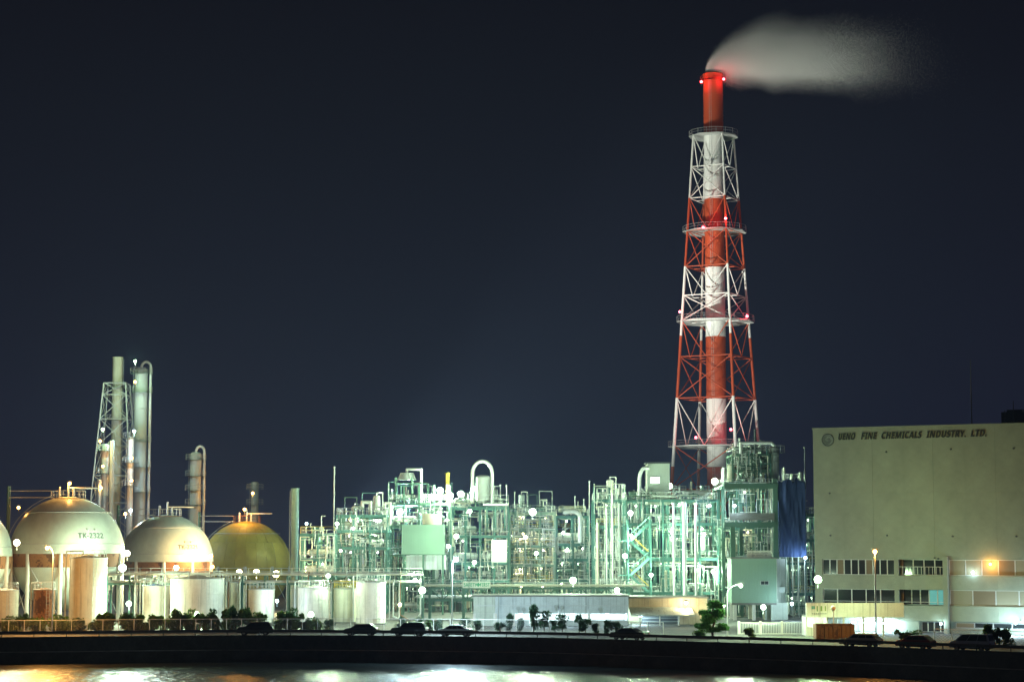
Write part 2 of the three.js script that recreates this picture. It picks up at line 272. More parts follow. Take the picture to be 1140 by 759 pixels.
function sphereTank(px, pyC, pyTop, D, label, o) {
  const top = hY(pyTop, D), cy = hY(pyC, D), R = top - cy, c = V(gx(px, D), cy, -D), t = thing('sphere_tank', label, 'sphere tank', 'spherical gas tanks', V(c.x, 0, c.z));
  if (o.petals) {
    const mats = o.petals; let k = 0;
    for (const [a, b, n] of [[-1.5, -0.75, 12], [-0.75, -0.05, 20], [-0.05, 0.55, 26], [0.55, 1.05, 22], [1.05, 1.5, 12]]) for (let i = 0; i < n; i++) put('shell_plate', plate(R - (k % 2) * 0.012, a + 0.002, b - 0.002, i / n * 6.2832 + 0.0025, (i + 1) / n * 6.2832 - 0.0025, 5).translate(c.x, c.y, c.z), mats[(k++ * 7 + i * i) % mats.length], t);
    put('crown', plate(R, 1.5, 1.5707, 0, 6.2832, 24).translate(c.x, c.y, c.z), mats[0], t);
  } else {
    const bands = [[-1.57, -0.72, M.spherePaint], [-0.72, -0.235, M.spherePaint], [-0.235, 0.0, M.brownBand], [0.0, 0.17, M.spherePaint], [0.17, 0.78, M.spherePaint], [0.78, 1.57, M.spherePaint]];
    for (const [a, b, m] of bands) put('shell_band', plate(R, a + 0.0012, b - 0.0012, 0, 6.2832, 64).translate(c.x, c.y, c.z), m, t);
  }
  for (const lat of o.petals ? [] : [0.17]) put('stiffening_ring', new THREE.TorusGeometry(R * Math.cos(lat) + 0.03, 0.05, 5, 64).rotateX(Math.PI / 2).translate(c.x, c.y + R * Math.sin(lat), c.z), M.galv, t);
  for (let k = 0; k < 10; k++) { const a = k / 10 * 6.2832 + 0.2; bar('leg', V(c.x + Math.cos(a) * R * 0.985, 0, c.z + Math.sin(a) * R * 0.985), V(c.x + Math.cos(a) * R * 0.985, c.y, c.z + Math.sin(a) * R * 0.985), 0.32, o.legMat ?? M.whitePaint, t, true); const b = (k + 1) / 10 * 6.2832 + 0.2; bar('brace', V(c.x + Math.cos(a) * R * 0.985, 0.6, c.z + Math.sin(a) * R * 0.985), V(c.x + Math.cos(b) * R * 0.985, c.y * 0.85, c.z + Math.sin(b) * R * 0.985), 0.07, M.galv, t); }
  // crown platform with rail, nozzles and the walkway to its stair post
  put('crown_platform', ringGeo(R * 0.3, R * 0.3, 0.12).translate(c.x, top - 0.28, c.z), M.rust, t);
  railing(V(c.x, 0, c.z), R * 0.3, top - 0.2, 1.1, o.rail ?? M.galv, 'handrail', t, 18);
  for (const [dx, h] of [[-1.2, 1.5], [0.1, 2.1], [0.9, 1.3]]) bar('nozzle', V(c.x + dx, top - 0.4, c.z + 0.6), V(c.x + dx, top + h, c.z + 0.6), 0.16, M.galv, t);
  put('vent_pipe', gPipe([V(c.x + 0.1, top + 1.3, c.z + 0.6), V(c.x + R * 0.58, top + 1.3, c.z + 0.6)], 0.14), M.galv, t);
  const sx = c.x - R * 1.06;
  for (const dz of [-0.5, 0.5]) { bar('stair_post', V(sx, 0, c.z + dz), V(sx, top + 1.6, c.z + dz), 0.16, M.green, t); bar('walkway_rail', V(sx, top + 0.9, c.z + dz), V(c.x - R * 0.3, top + 0.9, c.z + dz), 0.05, M.galv, t); }
  beam('walkway', V(sx, top - 0.1, c.z), V(c.x - R * 0.28, top - 0.1, c.z), 1, 0.1, M.galv, t);
  put('sprinkler_ring', new THREE.TorusGeometry(R * 0.72 + 0.25, 0.05, 5, 48).rotateX(Math.PI / 2).translate(c.x, c.y + R * 0.72, c.z), M.galv, t);
  // curved stair rail down the shell
  const pts = []; for (let k = 0; k <= 10; k++) { const lat = 1.25 - k * 0.115, a = -0.9 - k * 0.05; pts.push(V(c.x + (R + 0.5) * Math.cos(lat) * Math.sin(a), c.y + (R + 0.5) * Math.sin(lat), c.z + (R + 0.5) * Math.cos(lat) * Math.cos(a))); }
  put('stair_rail', gPipe(pts, 0.05, 5), M.galv, t);
  if (o.text) { sphereText(o.text, c, R, 0.66, 0.27, R * 0.095, M.letterGrey, 'lettering', t); for (const dl of [-0.06, 0.09]) { const a = 0.66 + dl, b = 0.43; ball('lifting_lug', V(c.x + R * Math.cos(b) * Math.sin(a), c.y + R * Math.sin(b), c.z + R * Math.cos(b) * Math.cos(a)), 0.16, M.greyPaint, t); } }
  return { t, c, R, top };
}
const yl = (k, g = 1) => S(0.4 * k, 0.32 * k * g, 0.04 * k, 0.65, 0, { map: tWall });
const sph1 = sphereTank(72.5, 616, 553, 298, 'largest white sphere tank with brown band and lettering, left side', { text: 'TK-2322' });
const sph2 = sphereTank(184, 625, 573, 330, 'second white sphere tank with brown band, beside the yellow sphere', { text: 'TK-2321' });
const sph3 = sphereTank(273, 630, 580, 352, 'mustard yellow sphere tank with streaked shell plates', { petals: [yl(1), yl(0.92), yl(1.06, 0.97), yl(0.86, 1.02)], legMat: M.greyPaint, rail: M.rust });
const sph0 = sphereTank(-50, 619, 559, 290, 'sphere tank mostly outside the left picture edge', {});

// ------------------------------------------------------------------ tall red and white chimney
{
  const D = 420, cx = at(796.5, 330, D).x, base = V(cx, 0, -D), t = thing('chimney_tower', 'tall red and white banded chimney inside a lattice tower', 'chimney', null, base);
  const Y = (py) => hY(py, D), yTop = Y(83), yPlat = Y(152), half = (y) => { const a = Y(515), b = Y(155); return 10.0 + (4.75 - 10.0) * (y - a) / (b - a); };
  const bands = [[Y(83), Y(151), 'red'], [Y(151), Y(222), 'w'], [Y(222), Y(298), 'red'], [Y(298), Y(375), 'w'], [Y(375), Y(444), 'red'], [Y(444), Y(520), 'w'], [Y(520), Y(590), 'red'], [Y(590), 0, 'w']];
  const colour = (y) => bands.find(([a, b]) => y <= a + 0.01 && y >= b - 0.01)?.[2] === 'red' ? M.red : M.towerWhite;
  const corner = (k, y) => { const a = -0.30 + k * Math.PI / 2, r = half(y); return V(cx + Math.cos(a) * r, y, -D + Math.sin(a) * r); };
  for (const [a, b, c] of bands) {
    put('stack_section', new THREE.CylinderGeometry(2.12, 2.12, a - b - 0.03, 40, 1, true).translate(cx, (a + b) / 2, -D), c === 'red' ? M.red : M.towerWhite, t);
    for (const y of [b + (a - b) * 0.33, b + (a - b) * 0.66, b + 0.1]) if (a > 20) put('stack_flange', new THREE.TorusGeometry(2.14, 0.06, 5, 36).rotateX(Math.PI / 2).translate(cx, y, -D), c === 'red' ? M.red : M.towerWhite, t);
    if (a <= yPlat + 0.5) for (let k = 0; k < 4; k++) bar('tower_leg', corner(k, b), corner(k, a), 0.2 + 0.2 * (1 - (a + b) / 2 / yPlat), c === 'red' ? M.red : M.towerWhite, t, true);
  }
  put('stack_liner', new THREE.CylinderGeometry(1.9, 1.9, 3, 32, 1, true).translate(cx, yTop - 1.2, -D), M.darkSteel, t);
  put('stack_lip', new THREE.TorusGeometry(2.1, 0.14, 6, 36).rotateX(Math.PI / 2).translate(cx, yTop, -D), M.red, t);
  const levels = [152, 187, 222, 258, 298, 330, 358, 398, 444, 497, 545, 600].map(Y).concat([0.5]);
  for (let i = 0; i < levels.length - 1; i++) {
    const a = levels[i], b = levels[i + 1], m = (a + b) / 2;
    for (let k = 0; k < 4; k++) {
      const A = corner(k, a), B = corner((k + 1) % 4, a), C = corner(k, b), E = corner((k + 1) % 4, b), mid = C.clone().lerp(E, 0.5), cm = colour(m);
      bar('horizontal_brace', C, E, 0.12, colour(b + 0.2), t);
      if (i % 2) { bar('diagonal_brace', A, E, 0.105, cm, t); bar('diagonal_brace', B, C, 0.105, cm, t); }
      else { bar('diagonal_brace', A, mid, 0.105, cm, t); bar('diagonal_brace', B, mid, 0.105, cm, t); }
      bar('stack_tie', mid, V(cx + (mid.x - cx) * 0.42, b, -D + (mid.z + D) * 0.42), 0.12, cm, t);
    }
  }
  for (const [k, py] of [152, 258, 358, 497].entries()) {
    const y = Y(py), r = half(y) + 0.7, g = new THREE.RingGeometry(2.25, r, 8, 1).rotateX(-Math.PI / 2).rotateY(0.1).translate(cx, y, -D);
    put('platform', merge([g, new THREE.CylinderGeometry(r, r, 0.22, 8, 1, true).rotateY(0.1).translate(cx, y - 0.1, -D)]), M.galv, t);
    railing(base, r - 0.15, y, 1.1, M.galv, 'platform_rail', t, 16);
  }
  railing(base, 2.7, yTop - 1.6, 1.1, M.red, 'platform_rail', t, 14);
  put('platform', new THREE.RingGeometry(2.15, 2.8, 24, 1).rotateX(-Math.PI / 2).translate(cx, yTop - 1.6, -D), M.red, t);
  put('ladder', gLadder(cx - 0.9, -D + 2.25, 6, yTop - 1.5, 0, 1), M.galv, t);
  // aviation lamps: things of their own
  const reds = [[781, 91, 2.6, 'top of the chimney, left'], [806, 88, 3, 'top of the chimney, right'], [783, 253, 7, 'upper platform, left'], [808, 243, 7, 'upper platform, right'], [757, 347, 6, 'middle platform, left'], [832, 352, 6, 'middle platform, right'], [775, 487, 8, 'lowest platform, left'], [814, 478, 8, 'lowest platform, right']];
  for (const [px, py, fwd, where] of reds) {
    const p = at(px, py, D - fwd), g = thing('warning_light', 'red warning lamp on the ' + where, 'lamp', 'red chimney warning lamps', p.clone().add(V(0, -0.6, 0)));
    ball('bulb', p, 0.24, bulbMat('red', 60), g); bar('post', p.clone().add(V(0, -0.9, 0)), p.clone().add(V(0, -0.2, 0)), 0.07, M.darkSteel, g); light(p, 'red', 20, g, 0.24);
  }
  // steam: a drifting mass of droplets
  const N = 900000, drop = new THREE.TetrahedronGeometry(0.0245), im = new THREE.InstancedMesh(drop, M.steam, N), mt = new THREE.Matrix4(), q = new THREE.Quaternion(), e = new THREE.Euler();
  // even scatter along, round and across the drift; fewer droplets the farther they have drifted
  const cdf = [0], dens = (q) => Math.min(1, 0.55 + q * 2) * (q < 0.3 ? 1 : Math.exp(-Math.pow((q - 0.3) / 0.36, 2))); for (let k = 0; k < 800; k++) cdf.push(cdf[k] + dens(k / 800 * 1.45));
  const drift = (u) => { const t = u * cdf[800]; let lo = 0, hi = 800; while (hi - lo > 1) { const m = (lo + hi) >> 1; if (cdf[m] <= t) lo = m; else hi = m; } return 1.45 * (lo + (t - cdf[lo]) / (cdf[hi] - cdf[lo])) / 800; };
  const fr = (x) => x - Math.floor(x), lump = noiseGrid(64, 21);
  for (let i = 0, n = 0; i < N; n++) {
    const s = drift(fr(0.5 + n * 0.8566748838545029)), an = 6.2832 * fr(0.3 + n * 0.733891856627126), u = fr(0.1 + n * 0.6287067210378087), v = fr(0.7 + n * 0.5385972572236101);
    const w = (7.4 * Math.pow(Math.min(1, s * 4.2), 0.5) + 2.5 * Math.max(0, s - 0.4)) + 0.5, cyy = yTop + 0.8 + 3.0 * Math.pow(Math.min(1, s * 4), 0.6) - 2 * Math.max(0, s - 0.5), edge = 0.8 + 0.35 * lump(s * 9, an * 1.6 + s * 4);
    const rad = Math.sqrt(u) * w * edge * (0.62 + 0.62 * Math.pow(v, 2.2)), x = cx - 1.2 + s * 43 + (v - 0.5) * 3 * Math.min(1, s * 6), y = cyy + Math.sin(an) * rad * (Math.sin(an) < 0 ? 0.85 : 1), z = -D + Math.cos(an) * rad;
    if (y < yTop + 0.15 && Math.hypot(x - cx, z + D) < 2.6) continue;
    const j = 0.34 + 0.4 * Math.min(1, s); mt.compose(V(x + (rnd() + rnd() - 1) * j * 1.6, y + (rnd() + rnd() - 1) * j * (s < 0.1 ? 0.4 : 1), z + (rnd() - 0.5) * j), q.setFromEuler(e.set(rnd() * 6, rnd() * 6, rnd() * 6)), V(1, 1, 1)); im.setMatrixAt(i++, mt);
  }
  im.name = 'steam_plume_cloud'; tag(im, 'pale steam plume drifting right from the chimney top', 'steam', null, 'stuff'); scene.add(im);
}

// ------------------------------------------------------------------ distillation columns and stacks on the left
function domed(r, h, seg = 20) { const p = [[0, 0], [r * 0.6, 0.06 * r], [r * 0.92, r * 0.25], [r, r * 0.5], [r, h - r * 0.5], [r * 0.92, h - r * 0.25], [r * 0.6, h - 0.06 * r], [0.001, h]]; return new THREE.LatheGeometry(p.map(([a, b]) => new THREE.Vector2(a, b)), seg); }
function column(px0, px1, pyTop, D, mat, label, o = {}) {
  const H = hY(pyTop, D), r = (at(px1, pyTop, D).x - at(px0, pyTop, D).x) / 2, c = V(at((px0 + px1) / 2, (pyTop * 2 + 620) / 3, D).x, 0, -D), t = thing(o.name ?? 'process_column', label, o.category ?? 'column', o.group ?? 'tall process columns', c);
  if (o.stack) { const n = o.sections ?? 5; for (let k = 0; k < n; k++) put('stack_section', new THREE.CylinderGeometry(r, r, H / n - 0.03, 24, 1, true).translate(c.x, H * (k + 0.5) / n, c.z), mat, t); put('stack_lip', new THREE.TorusGeometry(r, 0.1, 6, 24).rotateX(Math.PI / 2).translate(c.x, H, c.z), mat, t); put('stack_liner', new THREE.CylinderGeometry(r * 0.88, r * 0.88, 2, 20, 1, true).translate(c.x, H - 1, c.z), M.darkSteel, t); }
  else put('shell', domed(r, H, 24).translate(c.x, 0, c.z), mat, t);
  for (const y of o.seams ?? []) put('flange', new THREE.TorusGeometry(r + 0.04, 0.07, 5, 24).rotateX(Math.PI / 2).translate(c.x, hY(y, D), c.z), mat, t);
  for (const y of o.decks ?? []) { const yy = hY(y, D); put('platform', new THREE.RingGeometry(r, r + 0.95, 18, 1).rotateX(-Math.PI / 2).translate(c.x, yy, c.z), M.green, t); railing(c, r + 0.9, yy, 1.1, M.galv, 'platform_rail', t, 12); }
  put('ladder', gLadder(c.x + (o.ladder ?? -1) * (r + 0.2), c.z + 0.2, 1, H - 0.3, o.ladder ?? -1, 0), M.galv, t);
  if (o.over) { const x = c.x + o.over * (r + 0.55), pts = []; for (let k = 0; k <= 8; k++) { const a = Math.PI * k / 8; pts.push(V((c.x + x) / 2 - Math.cos(a) * (x - c.x) / 2, H + Math.sin(a) * 1.1, c.z)); } pts.push(V(x, 2, c.z)); put('overhead_pipe', gPipe(pts, 0.26, 10), M.silver, t); }
  return { t, c, r, H };
}
{
  const a = column(123.5, 135, 398, 388, M.cream, 'tallest pale stack held in a slender lattice tower, far left', { stack: true, sections: 7, name: 'flare_stack', category: 'stack', decks: [432, 468], ladder: 1, group: 'slim stacks' });
  // its lattice is part of it
  const D = 388, yT = hY(427, D), w = (y) => 2.15 + (yT - y) * 0.075, C = (k, y) => V(a.c.x - 0.1 + (k & 1 ? 1 : -1) * w(y), y, a.c.z + (k & 2 ? 1 : -1) * w(y)), L = [yT, hY(440, D), hY(467, D), hY(497, D), hY(530, D), hY(560, D), hY(600, D), 0.3], Q = [[0, 1], [1, 3], [3, 2], [2, 0]];
  for (let k = 0; k < 4; k++) bar('lattice_leg', C(k, 0), C(k, yT), 0.15, M.galv, a.t);
  for (let i = 0; i < L.length - 1; i++) for (const [p, q] of Q) { bar('lattice_bar', C(p, L[i]), C(q, L[i]), 0.09, M.galv, a.t); bar('lattice_bar', C(p, L[i]), C(q, L[i + 1]), 0.07, M.galv, a.t); bar('lattice_bar', C(q, L[i]), C(p, L[i + 1]), 0.07, M.galv, a.t); }
  column(148.5, 163, 409, 384, M.silverDull, 'tallest grey column with an overhead pipe loop, right of the lattice stack', { over: 1, decks: [416, 437, 492, 520, 548], seams: [455, 489], ladder: -1 });
  column(141, 148, 486, 380, M.silver, 'slim silver column leaning against the tallest grey column', { decks: [488, 515, 541] });
  column(112, 120, 494, 372, M.silver, 'silver column in front of the lattice stack, left one', { decks: [502, 527, 552], ladder: -1 });
  column(121, 126, 490, 371, M.silverDull, 'thin pipe like column in front of the lattice stack', {});
  column(107, 112, 534, 366, M.silver, 'short silver column at the foot of the lattice stack', {});
  column(211, 223.5, 503, 392, M.silverDull, 'grey column standing alone between the two white spheres', { over: 1, decks: [512, 530, 546, 562], seams: [540], ladder: -1 });
  column(279, 287.5, 536, 400, M.greyPaint, 'grey column behind the yellow sphere with orange lamps', { decks: [545, 562], ladder: -1 });
  column(324, 332.5, 544, 336, M.paleGreen, 'slim pale stack standing alone right of the yellow sphere', { stack: true, sections: 4, name: 'vent_stack', category: 'stack', group: 'slim stacks' });
}

// ------------------------------------------------------------------ steel process frames
// every frame: columns, beams, decks, handrails, braces and the pipes fixed to it are its parts; the vessels that stand on its decks are things of their own
const vesselKinds = ['upright drum', 'long drum', 'heat exchanger', 'pump skid'];
function vessel(kind, x, y, z, s, colour, label, group) {
  const mat = paints[colour], t = thing(kind.replace(/ /g, '_'), label, kind === 'pump skid' ? 'pump' : 'vessel', group);
  if (kind === 'upright drum') {
    const r = 0.32 * s, h = 1.55 * s; add('shell', domed(r, h, 16).translate(0, 0.5, 0), mat, t);
    for (let k = 0; k < 3; k++) bar('leg', V(Math.cos(k * 2.1) * r * 0.85, 0, Math.sin(k * 2.1) * r * 0.85), V(Math.cos(k * 2.1) * r * 0.85, 0.5 + r * 0.6, Math.sin(k * 2.1) * r * 0.85), 0.06, M.greyPaint, t);
    put('nozzle', gPipe([V(0, 0.4 + h, 0), V(0, 0.9 + h, 0), V(r + 0.4, 0.9 + h, 0), V(r + 0.4, 0, 0)], 0.08), M.silver, t);
    put('band', new THREE.TorusGeometry(r + 0.01, 0.035, 4, 16).rotateX(Math.PI / 2).translate(0, 0.5 + h * 0.6, 0), M.galv, t);
  } else if (kind === 'long drum' || kind === 'heat exchanger') {
    const r = 0.3 * s, h = 2.3 * s; add('shell', domed(r, h, 16).rotateZ(-Math.PI / 2).translate(-h / 2, r + 0.45, 0), mat, t);
    for (const q of [-0.28, 0.28]) add('saddle', gBox(q * h, (r + 0.45) / 2, 0, 0.25, r + 0.45, r * 1.5), M.greyPaint, t);
    put('nozzle', gPipe([V(0.2 * h, 2 * r + 0.3, 0), V(0.2 * h, 2 * r + 1.1, 0), V(0.2 * h, 2 * r + 1.1, -1)], 0.09), M.silver, t);
    if (kind === 'heat exchanger') for (const q of [-0.36, -0.33, 0.36]) put('flange', new THREE.CylinderGeometry(r * 1.22, r * 1.22, 0.08, 16).rotateZ(Math.PI / 2).translate(q * h, r + 0.45, 0), M.greyPaint, t);
  } else {
    add('base_frame', gBox(0, 0.12, 0, 0.9 * s, 0.24, 0.5 * s), M.kerb, t);
    put('motor', new THREE.CylinderGeometry(0.16 * s, 0.16 * s, 0.42 * s, 14).rotateZ(Math.PI / 2).translate(-0.18 * s, 0.24 + 0.17 * s, 0), paints.teal, t);
    put('pump_casing', new THREE.CylinderGeometry(0.2 * s, 0.2 * s, 0.2 * s, 14).rotateX(Math.PI / 2).translate(0.2 * s, 0.24 + 0.2 * s, 0), mat, t);
    put('discharge_pipe', gPipe([V(0.2 * s, 0.24 + 0.3 * s, 0), V(0.2 * s, 1.1 * s + 0.4, 0), V(0.5 * s, 1.1 * s + 0.4, 0)], 0.07), M.silver, t);
  }
  t.position.set(x, y, z); return t;
}
function gRail(a, b, h = 1.05) { const g = [], n = Math.max(1, Math.round(a.distanceTo(b) / 1.6)); for (let k = 0; k <= n; k++) { const p = a.clone().lerp(b, k / n); g.push(gBar(p, p.clone().add(V(0, h, 0)), 0.028, 4)); } for (const q of [h, h * 0.55]) g.push(gBar(a.clone().add(V(0, q, 0)), b.clone().add(V(0, q, 0)), 0.03, 4)); return merge(g); }
function frame(o) {
  const { place, px0, px1, D, depth, decks, bays, mat } = o; // decks: picture rows, from the lowest to the top one
  const X0 = at(px0, decks[0], D).x, X1 = at(px1, decks[0], D).x, Z0 = -D, Z1 = -D - depth, ys = decks.map((p) => hY(p, D)), top = ys[ys.length - 1], cxm = (X0 + X1) / 2;
  const t = thing('process_structure', o.label, 'steel frame', 'steel process frames', V(cxm, 0, (Z0 + Z1) / 2)), cw = o.cw ?? 0.3, y0 = o.from !== undefined ? hY(o.from, D) : 0;
  const xs = Array.from({ length: bays + 1 }, (_, i) => X0 + (X1 - X0) * i / bays), zs = [Z0, (Z0 + Z1) / 2, Z1], colTop = top + (o.post ?? 0);
  for (const x of xs) for (const z of zs) beam('post', V(x, y0, z), V(x, z === Z0 ? colTop : top, z), cw, cw, mat, t);
  ys.forEach((y, k) => {
    for (const z of zs) beam('girder', V(X0, y - 0.2, z), V(X1, y - 0.2, z), 0.2, 0.42, mat, t);
    for (const x of xs) beam('cross_beam', V(x, y - 0.23, Z0), V(x, y - 0.23, Z1), 0.16, 0.3, mat, t);
    for (let b = 0; b < bays; b++) if (rnd() < (o.deckShare ?? 0.8)) block('deck_plate', (xs[b] + xs[b + 1]) / 2, y + 0.03, (Z0 + Z1) / 2, xs[b + 1] - xs[b] - 0.06, 0.05, depth - 0.2, M.galv, t);
    put('handrail', gRail(V(X0, y + 0.05, Z0 + 0.1), V(X1, y + 0.05, Z0 + 0.1)), rnd() < 0.25 ? M.yellow : M.galv, t);
    put('handrail', gRail(V(X0, y + 0.05, Z0), V(X0, y + 0.05, Z1)), M.galv, t); put('handrail', gRail(V(X1, y + 0.05, Z0), V(X1, y + 0.05, Z1)), M.galv, t);
    const yb = k ? ys[k - 1] : y0;
    for (let b = 0; b < bays; b++) if (rnd() < 0.35) { bar('brace', V(xs[b], yb, Z1), V(xs[b + 1], y - 0.3, Z1), 0.09, mat, t); if (rnd() < 0.6) bar('brace', V(xs[b + 1], yb, Z1), V(xs[b], y - 0.3, Z1), 0.09, mat, t); }
  });
  // pipes: risers, runs and drops
  const pm = [M.silver, M.silverDull, M.galv, M.greyPaint, M.greyPaint, M.green, M.green, M.teal, M.cream];
  for (let k = 0; k < (o.risers ?? 14); k++) {
    const x = rr(X0 + 0.3, X1 - 0.3), z = rr(Z0 + (rnd() < 0.3 ? 0.5 : -0.3), Z1 + 0.4), ya = rnd() < 0.5 ? y0 : pick(ys.slice(0, -1).concat([y0])), yb = Math.min(colTop + (rnd() < 0.22 ? rr(0.5, 3.8) : 0), ya + rr(3, 12)), r = rr(0.04, 0.14), x2 = x + rr(-2.5, 2.5);
    const pts = [V(x, ya, z), V(x, yb, z)]; if (x2 > X0 && x2 < X1) { pts.push(V(x2, yb, z)); if (rnd() < 0.7) pts.push(V(x2, Math.max(y0, yb - rr(1.5, 5)), z)); }
    put('pipe', gPipe(pts, r, 7), pick(pm), t);
  }
  for (let k = 0; k < (o.risers ?? 14) * 1.2; k++) { // thin lines on the front, with offsets and loops
    const z = Z0 + rr(0.25, 0.9), r = rr(0.03, 0.09), pts = [V(rr(X0, X1), pick([y0, ...ys]) + rr(0, 1), z)]; let q = pts[0];
    for (let n = 0; n < 4; n++) { q = n % 2 ? V(Math.max(X0, Math.min(X1, q.x + rr(-3, 3))), q.y, z) : V(q.x, Math.min(colTop + 0.5, Math.max(y0, q.y + rr(-3, 5))), z); if (q.distanceTo(pts[pts.length - 1]) > 0.2) pts.push(q); }
    if (pts.length > 1) put('pipe', gPipe(pts, r, 6), pick(pm), t);
  }
  for (let k = 0; k < (o.runs ?? 10); k++) {
    const y = pick(ys) - rr(0.45, 1.5), z = rr(Z0 + 0.25, Z1 + 0.5), r = rr(0.06, 0.17), a = rr(X0, cxm), b = rr(cxm, X1);
    put('pipe', gPipe([V(a, y - rr(0.4, 2), z), V(a, y, z), V(b, y, z), V(b, y - rr(0.5, 2.4), z)], r, 7), pick(pm), t);
  }
  for (let k = 0; k < (o.risers ?? 14) / 2; k++) { // valves and gauges on short spools
    const x = rr(X0 + 0.4, X1 - 0.4), y = pick(ys) + rr(0.6, 1.3), z = Z0 - rr(0.2, 1);
    put('valve', merge([gBar(V(x - 0.7, y, z), V(x + 0.7, y, z), 0.09, 6), gBar(V(x, y, z), V(x, y + 0.5, z), 0.04, 5), new THREE.TorusGeometry(0.2, 0.03, 4, 12).rotateX(Math.PI / 2).translate(x, y + 0.5, z), new THREE.SphereGeometry(0.18, 8, 6).translate(x, y, z), gBar(V(x - 0.7, y, z), V(x - 0.7, y - 1, z), 0.09, 6), gBar(V(x + 0.7, y, z), V(x + 0.7, y - 1, z), 0.09, 6)]), pick([M.silver, M.green, M.greyPaint]), t);
  }
  // vessels, deck by deck
  const bottoms = [y0, ...ys];
  bottoms.forEach((y, k) => {
    const room = (k < ys.length ? ys[k] : y + 5) - y, n = o.vessels?.[k] ?? Math.round((X1 - X0) / 4.2), w = (X1 - X0) / Math.max(1, n);
    const where = k === 0 ? 'at the foot' : k === ys.length ? 'on the top deck' : 'on the ' + ord(k - 1) + ' deck';
    for (let i = 0; i < n; i++) {
      const kind = pick(room < 3 ? ['long drum', 'heat exchanger', 'pump skid'] : vesselKinds.concat('upright drum')), colour = pick(['silver', 'silver', 'grey', 'white', 'white', 'cream', 'green']);
      const s = Math.min(kind === 'upright drum' ? (room - 0.9) / 2 : 2.2, w / (kind === 'upright drum' ? 1 : 2.5), 3.2) * rr(0.75, 1);
      if (s < 0.6) continue;
      vessel(kind, X0 + w * (i + 0.5) + rr(-0.1, 0.1) * w, y + 0.06, Z0 - depth * rr(0.15, 0.45), s, colour, `${colour} ${kind} ${where}, ${place}, ${ord(i)} from left`, 'vessels in the process frames');
    }
  });
  // work lamps under the decks
  if (o.lamps) ys.forEach((y, k) => { for (let i = 0; i < o.lamps; i++) { if (o.dark && o.dark(k, i)) continue; lampAt(V(X0 + (X1 - X0) * (i + 0.5) / o.lamps + rr(-0.6, 0.6), y - 0.9, Z0 - rr(0.25, 0.6) * depth), o.hue ?? 'white', 0.3 * (o.cd ?? 90), `work lamp under the ${ord(k)} deck, ${place}, ${ord(i)} from left`, 'work lamps inside the frames', 0.13, 'work_lamp'); } });
  return { t, X0, X1, Z0, Z1, ys, top };
}
frame({ place: 'teal two-storey frame', label: 'small teal frame with two decks right of the slim pale stack', px0: 334, px1: 372, D: 318, depth: 7, decks: [642, 622, 594], bays: 2, mat: M.teal, lamps: 1, risers: 16, runs: 8, cd: 50 });
frame({ place: 'frame left of the green screen', label: 'tall cluttered frame between the teal frame and green screen', px0: 374, px1: 430, D: 322, depth: 12, decks: [640, 609, 590, 573], bays: 3, mat: M.teal, lamps: 2, risers: 34, runs: 16, cd: 70 });
const fMid = frame({ place: 'frame behind the green screen', label: 'wide frame behind the green screen carrying the arched pipe column', px0: 432, px1: 500, D: 330, depth: 14, decks: [650, 617, 585, 560], bays: 4, mat: M.green, lamps: 2, risers: 36, runs: 18, post: 3, cd: 140 });
frame({ place: 'frame below the arched pipe', label: 'frame with a cantilever deck below the tall arched pipe', px0: 502, px1: 566, D: 326, depth: 13, decks: [646, 626, 596, 564], bays: 4, mat: M.teal, lamps: 2, risers: 32, runs: 18, cd: 120 });
frame({ place: 'yellowish pipe frame', label: 'bright pipe filled frame right of the arched pipe', px0: 568, px1: 618, D: 332, depth: 12, decks: [648, 628, 607, 588, 570], bays: 3, mat: M.paleGreen, lamps: 2, risers: 44, runs: 16, cd: 190, hue: 'warm' });
frame({ place: 'hooked pipe frame', label: 'frame with a hooked pipe, right of the brightest floodlight', px0: 620, px1: 656, D: 336, depth: 10, decks: [645, 622, 605, 574], bays: 2, mat: M.teal, lamps: 2, risers: 26, runs: 12, cd: 90 });
frame({ place: 'slim column frame', label: 'narrow frame full of slim columns left of the stairs', px0: 662, px1: 696, D: 322, depth: 9, decks: [655, 622, 585, 556], bays: 2, mat: M.teal, lamps: 1, risers: 34, runs: 10, post: 2, cd: 70 });
frame({ place: 'stair frame', label: 'large frame with teal zigzag stairs below the chimney', px0: 698, px1: 800, D: 312, depth: 15, decks: [659, 621, 582, 556], bays: 5, mat: M.teal, lamps: 4, risers: 70, runs: 30, cd: 130 });
frame({ place: 'dark right frame', label: 'tall dark frame beside the blue netting', px0: 806, px1: 866, D: 308, depth: 13, decks: [655, 622, 586, 541], bays: 3, mat: M.green, lamps: 1, risers: 50, runs: 22, cw: 0.5, cd: 60, hue: 'warm' });
frame({ place: 'topmost chimney-side frame', label: 'upper frame of crowded equipment right of the chimney foot', px0: 816, px1: 858, D: 311, depth: 8, decks: [523, 505], from: 541, bays: 3, mat: M.green, risers: 26, runs: 10, vessels: [4, 3, 2] });
frame({ place: 'frame behind the gatehouse', label: 'lattice frame between the netting and the office building', px0: 880, px1: 914, D: 316, depth: 10, decks: [660, 626, 600, 572], bays: 2, mat: M.teal, lamps: 2, risers: 26, runs: 12, cd: 130 });
frame({ place: 'far middle frame', label: 'distant frame seen between the arched pipe and the stairs', px0: 540, px1: 700, D: 372, depth: 12, decks: [630, 610, 590], bays: 6, mat: M.green, lamps: 3, risers: 40, runs: 16, cd: 160 });
frame({ place: 'far left frame', label: 'distant frame seen over the tanks behind the green screen', px0: 380, px1: 520, D: 376, depth: 12, decks: [628, 604, 584], bays: 6, mat: M.green, lamps: 2, risers: 36, runs: 14, cd: 140 });

